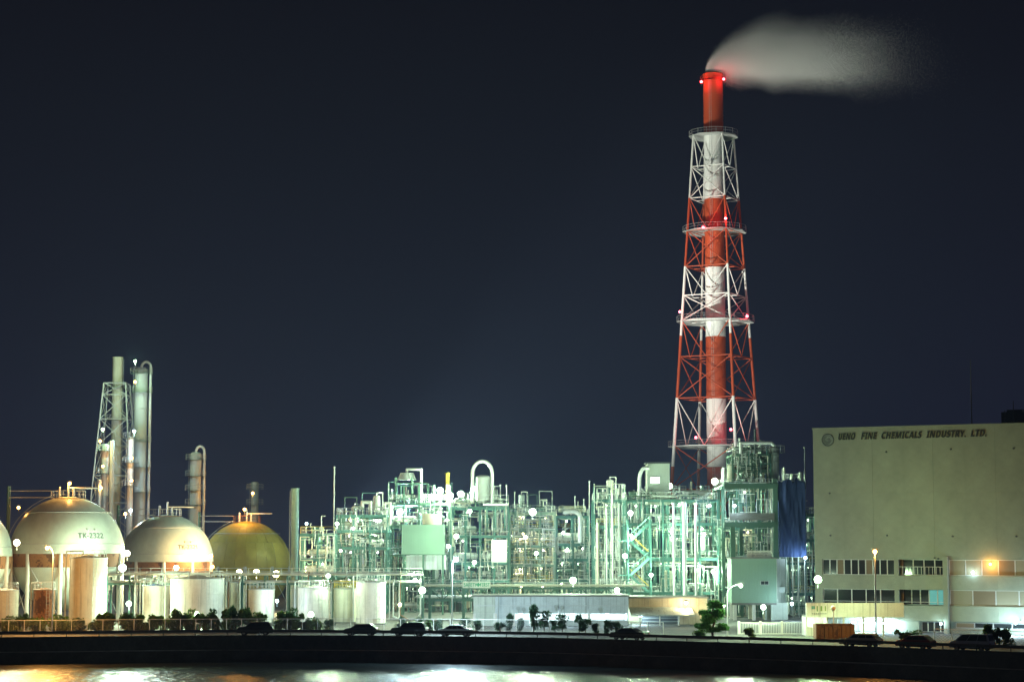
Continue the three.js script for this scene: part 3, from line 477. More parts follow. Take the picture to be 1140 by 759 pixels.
// slim columns and vent stacks that rise behind the frames
[[385, 566, 1.1], [404, 560, 2], [417, 553, 1.2], [429, 563, 2.4], [452, 540, 1.5], [468, 536, 2.6], [486, 552, 1.8], [503, 538, 1.3], [517, 548, 3], [554, 552, 2], [578, 560, 2.6], [604, 556, 1.6], [615, 563, 2.4], [629, 566, 2], [673, 548, 2.2], [697, 552, 2.4], [706, 545, 1.6], [757, 540, 2.2], [770, 536, 1.6], [783, 540, 2.4], [806, 520, 1.8], [824, 488, 1.4], [836, 496, 2.4], [848, 490, 1.6], [874, 520, 1.8], [882, 527, 2.2]].forEach(([px, py, w], i) => column(px - w * 0.7, px + w * 0.7, py, (px > 800 ? 324 : 343) + (i % 3) * 2, [M.silver, M.silverDull, M.cream, M.paleGreen][i % 4], `slim column rising behind the process frames, ${ord(i)} from left`, { group: 'slim columns behind the frames', decks: w > 2.1 ? [py + 8, py + 22] : [], stack: w < 1.5, sections: 3 }));

// ------------------------------------------------------------------ marked pieces of the plant
function sheetWall(t, x0, x1, y0, y1, z, mat, n, name = 'cladding_panel', rib = 0.05) { // upright ribbed sheets side by side
  const w = (x1 - x0) / n, g0 = [], k = Math.max(3, Math.round(w / 0.55));
  for (let i = 0; i < k; i++) g0.push(gBox(-w / 2 + w * (i + 0.25) / k, 0, 0, w / k * 0.5, y1 - y0, 0.1), gBox(-w / 2 + w * (i + 0.75) / k, 0, -rib, w / k * 0.5, y1 - y0, 0.1));
  const g = merge(g0).scale(0.994, 1, 1);
  for (let i = 0; i < n; i++) { const m = add(name, g, mat, t); m.position.set(x0 + w * (i + 0.5), (y0 + y1) / 2, z + (i % 2) * 0.006).sub(originOf(t)); }
}
function fBox(px0, px1, py0, py1, D) { const a = at(px0, py1, D), b = at(px1, py0, D); return { x0: a.x, x1: at(px1, py1, D).x, y0: a.y, y1: b.y, z: -D }; }
{ // green screen of ribbed sheets
  const b = fBox(447, 495, 584, 617, 318), t = thing('screen_wall', 'large pale green screen of ribbed sheets in the middle frame', 'screen', null, V((b.x0 + b.x1) / 2, 0, b.z));
  sheetWall(t, b.x0, b.x1, b.y0, b.y1, b.z, M.paleGreen, 6);
  for (const x of [b.x0 + 0.3, (b.x0 + b.x1) / 2, b.x1 - 0.3]) beam('post', V(x, 0, b.z - 0.35), V(x, b.y1, b.z - 0.35), 0.3, 0.3, M.green, t);
  for (const y of [b.y0 + 0.4, b.y1 - 0.4]) beam('girt', V(b.x0, y, b.z - 0.16), V(b.x1, y, b.z - 0.16), 0.12, 0.12, M.green, t);
  // lower box below it
  const c = fBox(452, 496, 618, 634, 320), u = thing('duct_box', 'bluish steel duct box hanging below the green screen', 'duct', null, V((c.x0 + c.x1) / 2, c.y0, c.z));
  put('shell', metric(new THREE.BoxGeometry(c.x1 - c.x0, c.y1 - c.y0, 3).translate((c.x0 + c.x1) / 2, (c.y0 + c.y1) / 2, c.z - 1.5)), M.cladBlue, u);
  for (let i = 0; i < 5; i++) block('stiffener', c.x0 + (c.x1 - c.x0) * (i + 0.5) / 5, (c.y0 + c.y1) / 2, c.z + 0.05, 0.14, c.y1 - c.y0, 0.12, M.galv, u);
}
{ // small pale panel
  const b = fBox(547, 564, 601, 626, 318), t = thing('screen_board', 'pale rectangular panel hung on the frame below the arched pipe', 'panel', null, V((b.x0 + b.x1) / 2, b.y0, b.z));
  sheetWall(t, b.x0, b.x1, b.y0, b.y1, b.z, M.cladPale, 2);
  for (const y of [b.y0 + 0.3, b.y1 - 0.3]) beam('girt', V(b.x0, y, b.z - 0.3), V(b.x1, y, b.z - 0.3), 0.14, 0.14, M.teal, t);
}
{ // arched pipe column
  const D = 324, yB = hY(560, D), a = at(526, 530, D), b = at(548, 530, D), yT = hY(527, D), t = thing('arched_pipe_column', 'grey column under a tall arched pipe above the middle frame', 'column', null, V((a.x + b.x) / 2, yB, -D));
  const pts = [V(a.x, yB, -D)]; const R = (b.x - a.x) / 2; for (let k = 0; k <= 12; k++) { const q = Math.PI * (1 - k / 12); pts.push(V((a.x + b.x) / 2 + Math.cos(q) * R, yT + Math.sin(q) * R * 1.25, -D)); } pts.push(V(b.x, yB, -D));
  put('arched_pipe', gPipe(pts, 0.28, 12), M.silver, t);
  put('shell', domed((b.x - a.x) * 0.36, hY(531, D) - yB + 0.4, 24).translate((a.x + b.x) / 2 + 0.1, yB, -D - 0.6), M.silverDull, t);
  put('ladder', gLadder((a.x + b.x) / 2 + 0.9, -D + 0.75, yB, hY(531, D), 0, 1), M.galv, t);
  for (const y of [538, 548]) put('band', new THREE.TorusGeometry((b.x - a.x) * 0.365, 0.06, 5, 24).rotateX(Math.PI / 2).translate((a.x + b.x) / 2 + 0.1, hY(y, D), -D - 0.6), M.galv, t);
  const y0 = hY(563, D), X0 = at(538, 563, D).x, X1 = at(566, 563, D).x, u = thing('cantilever_deck', 'railed cantilever deck right below the arched pipe', 'deck', null, V((X0 + X1) / 2, y0, -D + 1));
  block('deck_plate', (X0 + X1) / 2, y0 + 0.15, -D + 1, X1 - X0, 0.3, 4, M.greyPaint, u); put('handrail', gRail(V(X0, y0 + 0.3, -D + 2.9), V(X1, y0 + 0.3, -D + 2.9), 1.4), M.galv, u); put('handrail', gRail(V(X1, y0 + 0.3, -D - 0.9), V(X1, y0 + 0.3, -D + 2.9), 1.4), M.galv, u);
  for (const f of [0.15, 0.5, 0.85]) bar('strut', V(X0 + (X1 - X0) * f, y0 - 4, -D), V(X0 + (X1 - X0) * f, y0, -D + 1.6), 0.1, M.teal, u);
}
{ // pale drum, yellow stub pipe, top cage left of the arched pipe
  const D = 322, c = at(481, 584, D), t = thing('storage_drum', 'pale squat drum standing just above the green screen', 'tank', null, c), r = (at(492, 584, D).x - at(470, 584, D).x) / 2, h = hY(572, D) - c.y;
  put('shell', new THREE.CylinderGeometry(r, r, h, 28).translate(c.x, c.y + h / 2, c.z), M.cream, t); railing(c, r, c.y + h, 1, M.galv, 'handrail', t, 14);
  const d = at(498, 560, 334), u = thing('yellow_pipe', 'short yellow upright pipe behind the brightest lamp cluster', 'pipe', null, V(d.x, fMid.top, -334));
  put('pipe_body', gPipe([V(d.x, fMid.top, -334), V(d.x, hY(527, 334), -334)], 0.36, 12), M.yellow, u); put('cap', new THREE.CylinderGeometry(0.44, 0.44, 0.2, 12).translate(d.x, hY(527, 334), -334), M.yellow, u);
  const a = at(440, 572, 331), b = at(476, 572, 331), yt = hY(538, 331), g = thing('cage_tower', 'open square cage of pipes above the blue floodlights', 'steel frame', null, V((a.x + b.x) / 2, a.y, -331));
  for (const x of [a.x, (a.x + b.x) / 2, b.x]) for (const z of [-331, -335]) bar('post', V(x, fMid.top - 0.2, z), V(x, yt + (x === b.x ? 0 : 1), z), 0.13, M.green, g);
  for (const y of [yt, (yt + a.y) / 2, a.y + 1]) for (const z of [-331, -335]) bar('rail', V(a.x, y, z), V(b.x, y, z), 0.1, M.green, g);
  put('hood', new THREE.CylinderGeometry(1.1, 1.6, 1.2, 16).translate(a.x + 1.8, yt + 1.2, -333), M.silverDull, g); put('duct', gPipe([V(a.x + 1.8, yt + 1.5, -333), V(a.x + 1.8, yt + 2.4, -333), V(b.x - 1.2, yt + 2.4, -333), V(b.x - 1.2, a.y, -333)], 0.24, 10), M.silver, g);
}
{ // white pipe arches above the left frame and the hooked pipe on the right
  const D = 324, z = -D, a = at(393, 573, D), t = thing('pipe_portal', 'white pipe portal standing above the frame left of green screen', 'pipe', null, V(a.x, a.y, z));
  const x = (p) => at(p, 573, D).x; put('pipe_run', gPipe([V(x(394), a.y, z), V(x(394), hY(565, D), z), V(x(403), hY(565, D), z), V(x(403), hY(559, D), z), V(x(412), hY(559, D), z), V(x(412), a.y, z)], 0.3, 10), M.whitePaint, t); put('pipe_run', gPipe([V(x(428), hY(590, D), z), V(x(428), hY(560, D), z), V(x(434), hY(560, D), z), V(x(434), hY(585, D), z)], 0.24, 10), M.whitePaint, t); put('drop_pipe', gPipe([V(x(395), hY(600, D), z + 1), V(x(395), hY(577, D), z + 1)], 0.5, 12), M.whitePaint, t);
  const D2 = 330, p = (u, v) => at(u, v, D2), h = thing('hooked_pipe', 'large hooked grey pipe on top of the frame left of the slim columns', 'pipe', null, V(p(646, 605).x, p(646, 605).y, -D2)); const pts = [p(627, 570)]; for (let k = 0; k <= 6; k++) { const q = Math.PI / 2 * (1 - k / 6); pts.push(p(638 + Math.cos(q) * 8, 576 - Math.sin(q) * 7)); } pts.push(p(646, 604)); put('pipe_run', gPipe(pts, 0.42, 12), M.silverDull, h);
}
{ // slim silver columns left of the stairs
  const list = [[665.5, 582, 'leftmost'], [675.5, 566, 'second'], [682, 548, 'third, tallest'], [690, 560, 'rightmost']];
  list.forEach(([px, py, w], i) => column(px - [1.5, 1, 1.1, 1.5][i], px + [1.5, 1, 1.1, 1.5][i], py, 316 - i, [M.cream, M.silver, M.silver, M.greyPaint][i], `slim upright column left of the zigzag stairs, ${w} of four`, { group: 'slim columns left of the stairs' }));
  // three tall silver pipes in front of the stair frame
  [[751, 'left'], [763, 'middle'], [775.5, 'right']].forEach(([px, w], i) => { const D = 307, t = thing('standpipe', `tall silver standpipe before the stair frame, ${w} of three`, 'pipe', 'three silver standpipes', V(gx(px, D), 0, -D)), r = [0.2, 0.33, 0.22][i]; put('pipe_body', gPipe([V(gx(px, D), hY(663, D), -D), V(gx(px, D), hY(560, D), -D), V(gx(px, D), hY(560, D), -D - 3)], r, 14), M.silver, t); for (const y of [640, 610, 585]) put('clamp', new THREE.TorusGeometry(r + 0.03, 0.05, 4, 14).rotateX(Math.PI / 2).translate(gx(px, D), hY(y, D), -D), M.galv, t); put('stand', gBox(gx(px, D), hY(663, D) / 2, -D, 0.5, hY(663, D), 0.5), M.greyPaint, t); });
}
{ // zigzag stairs
  const D = 308, t = thing('zigzag_stair', 'teal zigzag stairs with yellow rails before the stair frame', 'stair', null, V(gx(715, D), 0, -D + 1));
  const fl = [[722, 659, 701, 640], [701, 640, 722, 621], [722, 621, 701, 602], [701, 602, 722, 583]];
  fl.forEach(([a, b, c, d], k) => {
    const z = -D + 0.6 + (k % 2) * 1.3, A = at(a, b, D).setZ(z), B = at(c, d, D).setZ(z);
    for (const q of [-0.55, 0.55]) { beam('stringer', A.clone().add(V(0, 0, q)), B.clone().add(V(0, 0, q)), 0.08, 0.36, M.teal, t); bar('stair_rail', A.clone().add(V(0, 1, q)), B.clone().add(V(0, 1, q)), 0.05, k % 2 ? M.teal : M.yellow, t); }
    const n = 14; for (let i = 1; i < n; i++) { const p = A.clone().lerp(B, i / n); block('tread', p.x, p.y, p.z, 0.28, 0.04, 1.05, M.galv, t); if (i % 3 === 0) bar('baluster', p.clone().add(V(0, 0, 0.55)), p.clone().add(V(0, 1, 0.55)), 0.025, M.teal, t); }
    block('landing', B.x - (k % 2 ? -0.9 : 0.9), B.y, -D + 1.2, 1.8, 0.12, 2.8, M.teal, t);
  });
  for (const px of [699, 724]) for (const z of [-D, -D + 2.6]) beam('post', V(gx(px, D), 0, z), V(gx(px, D), hY(578, D), z), 0.22, 0.22, M.teal, t);
}
{ // clad tower box left of the chimney foot
  const D = 314, b = fBox(721, 746, 516, 562, D), t = thing('clad_tower', 'pale windowed box tower left of the chimney foot', 'tower', null, V((b.x0 + b.x1) / 2, b.y0, b.z)), xs = at(737, 562, D).x;
  sheetWall(t, b.x0, b.x1, b.y0, b.y1, b.z, M.cladPale, 4);
  block('core', (b.x0 + b.x1) / 2, (b.y0 + b.y1) / 2, b.z - 2.6, b.x1 - b.x0 - 0.1, b.y1 - b.y0 - 0.1, 4.8, M.cladPale, t); block('roof', (b.x0 + b.x1) / 2, b.y1 + 0.12, b.z - 2.5, b.x1 - b.x0 + 0.4, 0.22, 5.4, M.darkSteel, t);
  const w = fBox(724.5, 734.5, 531, 538, D), win = block('window_frame', (w.x0 + w.x1) / 2, (w.y0 + w.y1) / 2, b.z + 0.1, w.x1 - w.x0 + 0.2, w.y1 - w.y0 + 0.2, 0.12, M.galv, t);
  block('lit_window', (w.x0 + w.x1) / 2, (w.y0 + w.y1) / 2, b.z + 0.17, w.x1 - w.x0, w.y1 - w.y0, 0.04, bulbMat('white', 3), t);
  for (const x of [b.x0 + 0.3, b.x1 - 0.3]) for (const z of [b.z - 0.4, b.z - 4.6]) beam('leg', V(x, 0, z), V(x, b.y0, z), 0.35, 0.35, M.teal, t);
  const p = (u, v) => at(u, v, D - 1), pts = [p(712, 560), p(712, 535)]; for (let k = 1; k <= 6; k++) { const q = Math.PI / 2 * k / 6; pts.push(p(718.5 - Math.cos(q) * 6.5, 535 - Math.sin(q) * 14)); } pts.push(p(723, 521)); put('side_pipe', gPipe(pts, 0.3, 10), M.silver, t);
}
{ // blue netting over scaffolding
  const D = 306, b = fBox(868, 898, 533, 620, D), t = thing('netted_scaffold', 'scaffold wrapped in dark blue netting beside the dark frame', 'scaffold', null, V((b.x0 + b.x1) / 2, 0, b.z - 4));
  const sheet = (A, B, n, name) => { const W = A.distanceTo(B), H = b.y1 - b.y0, g = new THREE.PlaneGeometry(W, H, 30, 50), p = g.attributes.position, f = noiseGrid(32, n); for (let i = 0; i < p.count; i++) { const u = p.getX(i) / W + 0.5, v = p.getY(i) / H + 0.5, bul = (f(u * 7, v * 5 + u * 3) - 0.5) * 0.55 + (f(u * 22 + 5, v * 9) - 0.5) * 0.22; const q = A.clone().lerp(B, u); const nrm = V(B.z - A.z, 0, A.x - B.x).normalize().multiplyScalar(-bul); p.setXYZ(i, q.x + nrm.x, b.y0 + v * H + (v > 0.97 ? (f(u * 9, 2) - 0.6) * 1.5 : 0), q.z + nrm.z); } g.computeVertexNormals(); put(name, g, netMat, t); };
  const netMat = S(0.012, 0.03, 0.105, 0.8, 0, { side: THREE.DoubleSide });
  sheet(V(b.x0, 0, b.z), V(b.x1, 0, b.z), 3, 'net_sheet'); sheet(V(b.x1, 0, b.z), V(b.x1 + 0.4, 0, b.z - 8), 8, 'net_sheet'); sheet(V(b.x0, 0, b.z - 8), V(b.x0, 0, b.z), 12, 'net_sheet');
  for (let i = 0; i <= 4; i++) for (const z of [b.z - 0.5, b.z - 7.5]) bar('scaffold_tube', V(b.x0 + 0.2 + (b.x1 - b.x0 - 0.4) * i / 4, 0, z), V(b.x0 + 0.2 + (b.x1 - b.x0 - 0.4) * i / 4, b.y1 + rr(0, 0.8), z), 0.06, M.galv, t);
  for (let k = 0; k < 7; k++) bar('scaffold_tube', V(b.x0, b.y0 + (b.y1 - b.y0) * k / 6.2, b.z - 0.5), V(b.x1, b.y0 + (b.y1 - b.y0) * k / 6.2, b.z - 0.5), 0.05, M.galv, t);
  column(857, 868, 497, 312, M.cladPale, 'pale round column rising between the dark frame and blue netting', { decks: [504], seams: [507, 514] });
  column(890, 894, 525, 318, M.silver, 'thin silver column just right of the blue netting', {});
}
{ // big beams across the dark frame, and its top pipe
  const D = 305, t = thing('girder_structure', 'heavy green front girders and posts of the dark right frame', 'steel frame', null, V(gx(840, D), 0, -D));
  for (const px of [817, 865]) beam('post', V(gx(px, D), 0, -D), V(gx(px, D), hY(px === 865 ? 533 : 583, D), -D), 0.7, 0.7, M.green, t);
  for (const py of [541, 584]) { const a = at(806, py, D), c = at(866, py, D); beam('girder', a.setZ(-D + 0.4), c.setZ(-D + 0.4), 0.5, 0.8, M.green, t); }
  const f = fBox(812, 862, 571, 579, D); block('concrete_band', (f.x0 + f.x1) / 2, (f.y0 + f.y1) / 2, -D + 0.3, f.x1 - f.x0, f.y1 - f.y0, 0.7, M.kerb, t);
  const p = (u, v) => at(u, v, 309), h = thing('overhead_pipe', 'long pipe along the very top of the equipment right of chimney', 'pipe', null, V(p(842, 505).x, p(842, 505).y, -309)); put('pipe_run', gPipe([p(825, 505), p(825, 493), p(859, 493), p(862, 496)], 0.28, 10), M.silver, h); put('drop_pipe', gPipe([p(841, 505), p(841, 478)], 0.2, 8), M.darkSteel, h);
}
{ // pale green office cabin on legs with a notice board on top
  const D = 296, b = fBox(815, 865, 622, 671, D), t = thing('elevated_cabin', 'pale green clad cabin raised on legs beside the pine', 'cabin', null, V((b.x0 + b.x1) / 2, 0, b.z - 3)), dx = 1.75, dz = 3.2;
  sheetWall(t, b.x0, b.x1, b.y0, b.y1, b.z, M.paleGreen, 5, 'cladding_panel', 0.03);
  { const A = V(b.x1 + 0.02, 0, b.z), B = V(b.x1 + dx, 0, b.z - dz), W = A.distanceTo(B); for (let i = 0; i < 2; i++) { const g = new THREE.BoxGeometry(W / 2 - 0.02, b.y1 - b.y0, 0.1).rotateY(Math.atan2(dz, dx)).translate(A.x + (B.x - A.x) * (i + 0.5) / 2, (b.y0 + b.y1) / 2, A.z + (B.z - A.z) * (i + 0.5) / 2); put('side_panel', metric(g), M.cladPale, t); } block('louvre', b.x1 + 0.9, b.y0 + 1.9, b.z - 1.1, 0.9, 0.8, 0.6, M.greyPaint, t); }
  block('floor', (b.x0 + b.x1) / 2, b.y0 - 0.15, b.z - 3, b.x1 - b.x0, 0.3, 5.8, M.kerb, t); block('roof', (b.x0 + b.x1) / 2, b.y1 + 0.1, b.z - 2.8, b.x1 - b.x0 + 0.3, 0.2, 6, M.kerb, t);
  block('back_wall', (b.x0 + b.x1) / 2, (b.y0 + b.y1) / 2, b.z - 5.8, b.x1 - b.x0, b.y1 - b.y0, 0.15, M.paleGreen, t); block('side_wall', b.x0 + 0.08, (b.y0 + b.y1) / 2, b.z - 2.9, 0.15, b.y1 - b.y0, 5.6, M.paleGreen, t);
  const w = fBox(847, 856, 647, 650.5, D); const fr = block('window_frame', (w.x0 + w.x1) / 2, (w.y0 + w.y1) / 2, b.z + 0.08, w.x1 - w.x0 + 0.16, w.y1 - w.y0 + 0.16, 0.06, M.greyPaint, t); for (const q of [0.26, 0.74]) block('window_pane', w.x0 + (w.x1 - w.x0) * q, (w.y0 + w.y1) / 2, b.z + 0.13, (w.x1 - w.x0) * 0.43, w.y1 - w.y0, 0.03, M.glassDark, t);
  for (const px of [819, 840, 861]) for (const z of [b.z - 0.4, b.z - 5.3]) beam('leg', V(gx(px, D), 0, z), V(gx(px, D), b.y0, z), 0.5, 0.5, px === 861 ? M.cladPale : M.whitePaint, t);
  block('store_room', gx(866, D), b.y0 / 2, b.z - 2.6, 3.4, b.y0 - 0.05, 3, M.cladPale, t);
  const s = fBox(832, 859, 613.5, 621.5, D + 1), u = thing('notice_board', 'white notice board with small dark lettering above the cabin', 'sign', null, V((s.x0 + s.x1) / 2, b.y1 + 0.2, s.z));
  block('board', (s.x0 + s.x1) / 2, (s.y0 + s.y1) / 2 + 0.1, s.z, s.x1 - s.x0, s.y1 - s.y0, 0.12, M.whitePaint, u); for (const q of [0.1, 0.9]) beam('post', V(s.x0 + (s.x1 - s.x0) * q, b.y1 + 0.2, s.z - 0.15), V(s.x0 + (s.x1 - s.x0) * q, s.y1, s.z - 0.15), 0.12, 0.12, M.greyPaint, u);
  // rows of characters too small to read: rows of short strokes
  const g = []; for (let row = 0; row < 2; row++) for (let i = 0; i < 16 - row * 4; i++) if (i !== 2 && i !== 9) { const x = s.x0 + 0.3 + i * 0.18 + row * 0.6, y = s.y1 - 0.24 - row * 0.36; g.push(gBox(x, y, s.z + 0.075, 0.035, 0.2, 0.02), gBox(x + 0.04, y + rr(-0.08, 0.08), s.z + 0.075, 0.11, 0.035, 0.02)); } put('lettering', merge(g), M.letterGrey, u);
}
// pipe bridge with the safety sign
{
  const D = 300, xA = gx(478, D), xB = gx(704, D), y0 = hY(668, D), y1 = hY(655, D), t = thing('pipe_bridge', 'long green pipe bridge crossing above the low bluish building', 'pipe bridge', null, V((xA + xB) / 2, 0, -D - 1.5));
  for (const z of [-D, -D - 3]) { beam('chord', V(xA, y0, z), V(xB, y0, z), 0.3, 0.35, M.green, t); beam('chord', V(xA, y1, z), V(xB, y1, z), 0.2, 0.25, M.green, t); for (let i = 0; i < 16; i++) { const x = xA + (xB - xA) * i / 16, x2 = xA + (xB - xA) * (i + 1) / 16; bar('truss_bar', V(x, y0, z), V(x, y1, z), 0.09, M.green, t); bar('truss_bar', V(x, i % 2 ? y0 : y1, z), V(x2, i % 2 ? y1 : y0, z), 0.07, M.green, t); } }
  for (let i = 0; i <= 6; i++) for (const z of [-D, -D - 3]) beam('post', V(xA + (xB - xA) * i / 6, 0, z), V(xA + (xB - xA) * i / 6, y1, z), 0.35, 0.35, M.green, t);
  for (let i = 0; i < 9; i++) { const r = rr(0.1, 0.24); bar('pipe', V(xA - 2, (i < 5 ? y0 + 0.3 : y1 + 0.25) + r, -D - 0.3 - (i % 5) * 0.6), V(xB + 2, (i < 5 ? y0 + 0.3 : y1 + 0.25) + r, -D - 0.3 - (i % 5) * 0.6), r, pick([M.silver, M.galv, M.silverDull, M.cream]), t, true); }
  put('handrail', gRail(V(xA, y1 + 0.3, -D + 0.1), V(xB, y1 + 0.3, -D + 0.1)), M.galv, t);
  const s = fBox(515, 546, 647, 654.5, D - 1), u = thing('safety_sign', 'white safety first banner with green cross on the pipe bridge', 'sign', null, V((s.x0 + s.x1) / 2, s.y0, s.z)), h = s.y1 - s.y0, w = s.x1 - s.x0;
  block('board', (s.x0 + s.x1) / 2, (s.y0 + s.y1) / 2, s.z, w, h, 0.08, M.whitePaint, u);
  for (const [txt, f0, f1] of [['SAFETY', 0.04, 0.5], ['FIRST', 0.62, 0.97]]) { const g = new TextGeometry(txt, { font, size: h * 0.56, depth: 0.03, curveSegments: 3 }); g.computeBoundingBox(); const k = w * (f1 - f0) / g.boundingBox.max.x; g.scale(k, 1, 1); g.translate(s.x0 + w * f0, s.y0 + h * 0.22, s.z + 0.042); put('lettering', g, M.signGreen, u); }
  put('green_cross', merge([gBox(s.x0 + w * 0.56, (s.y0 + s.y1) / 2, s.z + 0.06, h * 0.6, h * 0.22, 0.03), gBox(s.x0 + w * 0.56, s.y0 + h * 0.66 + h * 0.04, s.z + 0.06, h * 0.22, h * 0.18, 0.03), gBox(s.x0 + w * 0.56, s.y0 + h * 0.3, s.z + 0.06, h * 0.22, h * 0.18, 0.03)]), M.signGreen, u);
  for (const q of [0.05, 0.95]) beam('bracket', V(s.x0 + w * q, s.y0 - 0.1, s.z - 0.15), V(s.x0 + w * q, s.y1, s.z - 0.15), 0.1, 0.1, M.green, u);
  for (const q of [0.1, 0.9]) beam('arm', V(s.x0 + w * q, s.y0 + 0.3, s.z - 0.1), V(s.x0 + w * q, s.y0 + 0.3, s.z - 1), 0.08, 0.08, M.green, u);
}
{ // pipe rack over the tanks on the left
  const D = 291, xA = gx(118, D), xB = gx(470, D), y = hY(650, D), t = thing('pipe_rack', 'low pipe rack running behind the cylindrical tanks', 'pipe rack', null, V((xA + xB) / 2, 0, -D - 1.5));
  for (let i = 0; i <= 14; i++) { const x = xA + (xB - xA) * i / 14; for (const z of [-D, -D - 3]) beam('post', V(x, 0, z), V(x, y + 1.1, z), 0.26, 0.26, i % 3 ? M.green : M.teal, t); for (const q of [0, 1.1]) beam('cross_beam', V(x, y + q, -D), V(x, y + q, -D - 3), 0.2, 0.24, M.green, t); }
  for (const z of [-D, -D - 3]) beam('girder', V(xA, y, z), V(xB, y, z), 0.16, 0.3, M.green, t);
  for (let i = 0; i < 9; i++) { const r = rr(0.08, 0.22); bar('pipe', V(xA, y + 0.14 + (i % 2) * 1.1 + r, -D - 0.3 - i * 0.28), V(xB, y + 0.14 + (i % 2) * 1.1 + r, -D - 0.3 - i * 0.28), r, pick([M.silver, M.galv, M.cream, M.silverDull]), t, true); }
  for (const z of [-D + 0.1]) put('handrail', gRail(V(xA, y + 1.25, z), V(xB, y + 1.25, z)), M.galv, t);
  for (let k = 0; k < 26; k++) { const x = rr(xA, xB); put('drop_pipe', gPipe([V(x, y + rr(0.3, 1.8), -D - 1), V(x, y + 0.3, -D + 0.4), V(x, rr(0.3, 2), -D + 0.4), V(x + rr(-2, 2), 0.3, -D + 0.4)], rr(0.06, 0.14), 7), pick([M.silver, M.galv, M.greyPaint, M.rust]), t); }
}

// ------------------------------------------------------------------ low buildings along the fence
{
  const D = 277, b = fBox(527, 700, 664, 700, D), H = b.y1, Z = 8, t = thing('low_service_building', 'long low bluish building with lit open bays behind the saplings', 'building', null, V((b.x0 + b.x1) / 2, 0, b.z - Z / 2));
  const hOpen = hY(683, D), hJoint = hY(674, D), edges = [527, 551, 571, 591, 622, 655, 700].map((p) => gx(p, D));
  for (let i = 0; i < edges.length - 1; i++) {
    const w = edges[i + 1] - edges[i], x = (edges[i] + edges[i + 1]) / 2, m = i === 0 ? M.cladPale : M.cladBlue;
    put('wall_panel', metric(gBox(x, (H + hJoint) / 2 + 0.01, b.z, w - 0.04, H - hJoint - 0.03, 0.2)), m, t);
    put('wall_panel', metric(gBox(x, (hJoint + hOpen) / 2, b.z - 0.02 * (i % 2), w - 0.04, hJoint - hOpen - 0.03, 0.2)), m, t);
    block('column', edges[i] + 0.12, hOpen / 2, b.z, 0.35, hOpen, 0.35, M.whitePaint, t);
    if (i < 2) put('wall_panel', metric(gBox(x, hOpen / 2, b.z, w - 0.4, hOpen - 0.02, 0.16)), m, t);
    else { block('sill_wall', x, 0.4, b.z, w - 0.42, 0.8, 0.16, M.cladBlue, t); block('mullion', x, 0.8 + (hOpen - 0.8) / 2, b.z, 0.09, hOpen - 0.8, 0.1, M.whitePaint, t); }
  }
  block('string_course', (b.x0 + b.x1) / 2, hJoint, b.z + 0.13, b.x1 - b.x0, 0.1, 0.08, M.galv, t);
  block('roof', (b.x0 + b.x1) / 2, H + 0.1, b.z - Z / 2, b.x1 - b.x0 + 0.3, 0.18, Z + 0.5, M.kerb, t); block('ceiling', (b.x0 + b.x1) / 2, hOpen + 0.4, b.z - Z / 2 - 0.15, b.x1 - b.x0 - 0.3, 0.1, Z - 0.5, M.whitePaint, t);
  block('back_wall', (b.x0 + b.x1) / 2, H / 2, b.z - Z, b.x1 - b.x0, H, 0.2, M.whitePaint, t); for (const x of [b.x0 + 0.1, b.x1 - 0.1]) block('side_wall', x, H / 2, b.z - Z / 2, 0.2, H - 0.02, Z - 0.25, M.cladBlue, t);
  block('downpipe', edges[1] + 0.5, H / 2, b.z + 0.2, 0.14, H, 0.14, M.greyPaint, t);
  for (const [px, py] of [[577, 677], [583, 678], [619, 675], [625, 676], [668, 678]]) { const p = at(px, py, D); put('wall_fan', merge([new THREE.CylinderGeometry(0.28, 0.28, 0.2, 14).rotateX(Math.PI / 2).translate(p.x, p.y, b.z + 0.2), gBox(p.x, p.y - 0.35, b.z + 0.15, 0.12, 0.4, 0.1)]), M.greyPaint, t); }
  [580, 606, 638, 677].forEach((px, i) => { const p = V(gx(px, D), hOpen - 0.05, b.z - 2.4), g = thing('ceiling_lamp', `bluish ceiling lamp inside the low building, ${ord(i)} from left`, 'lamp', 'ceiling lamps of the low building', p); block('tube', p.x, p.y, p.z, 0.48, 0.1, 0.14, bulbMat('blue', 30), g); block('housing', p.x, p.y + 0.12, p.z, 0.6, 0.1, 0.26, M.whitePaint, g); light(p, 'blue', 170, g, 0.1); });
}
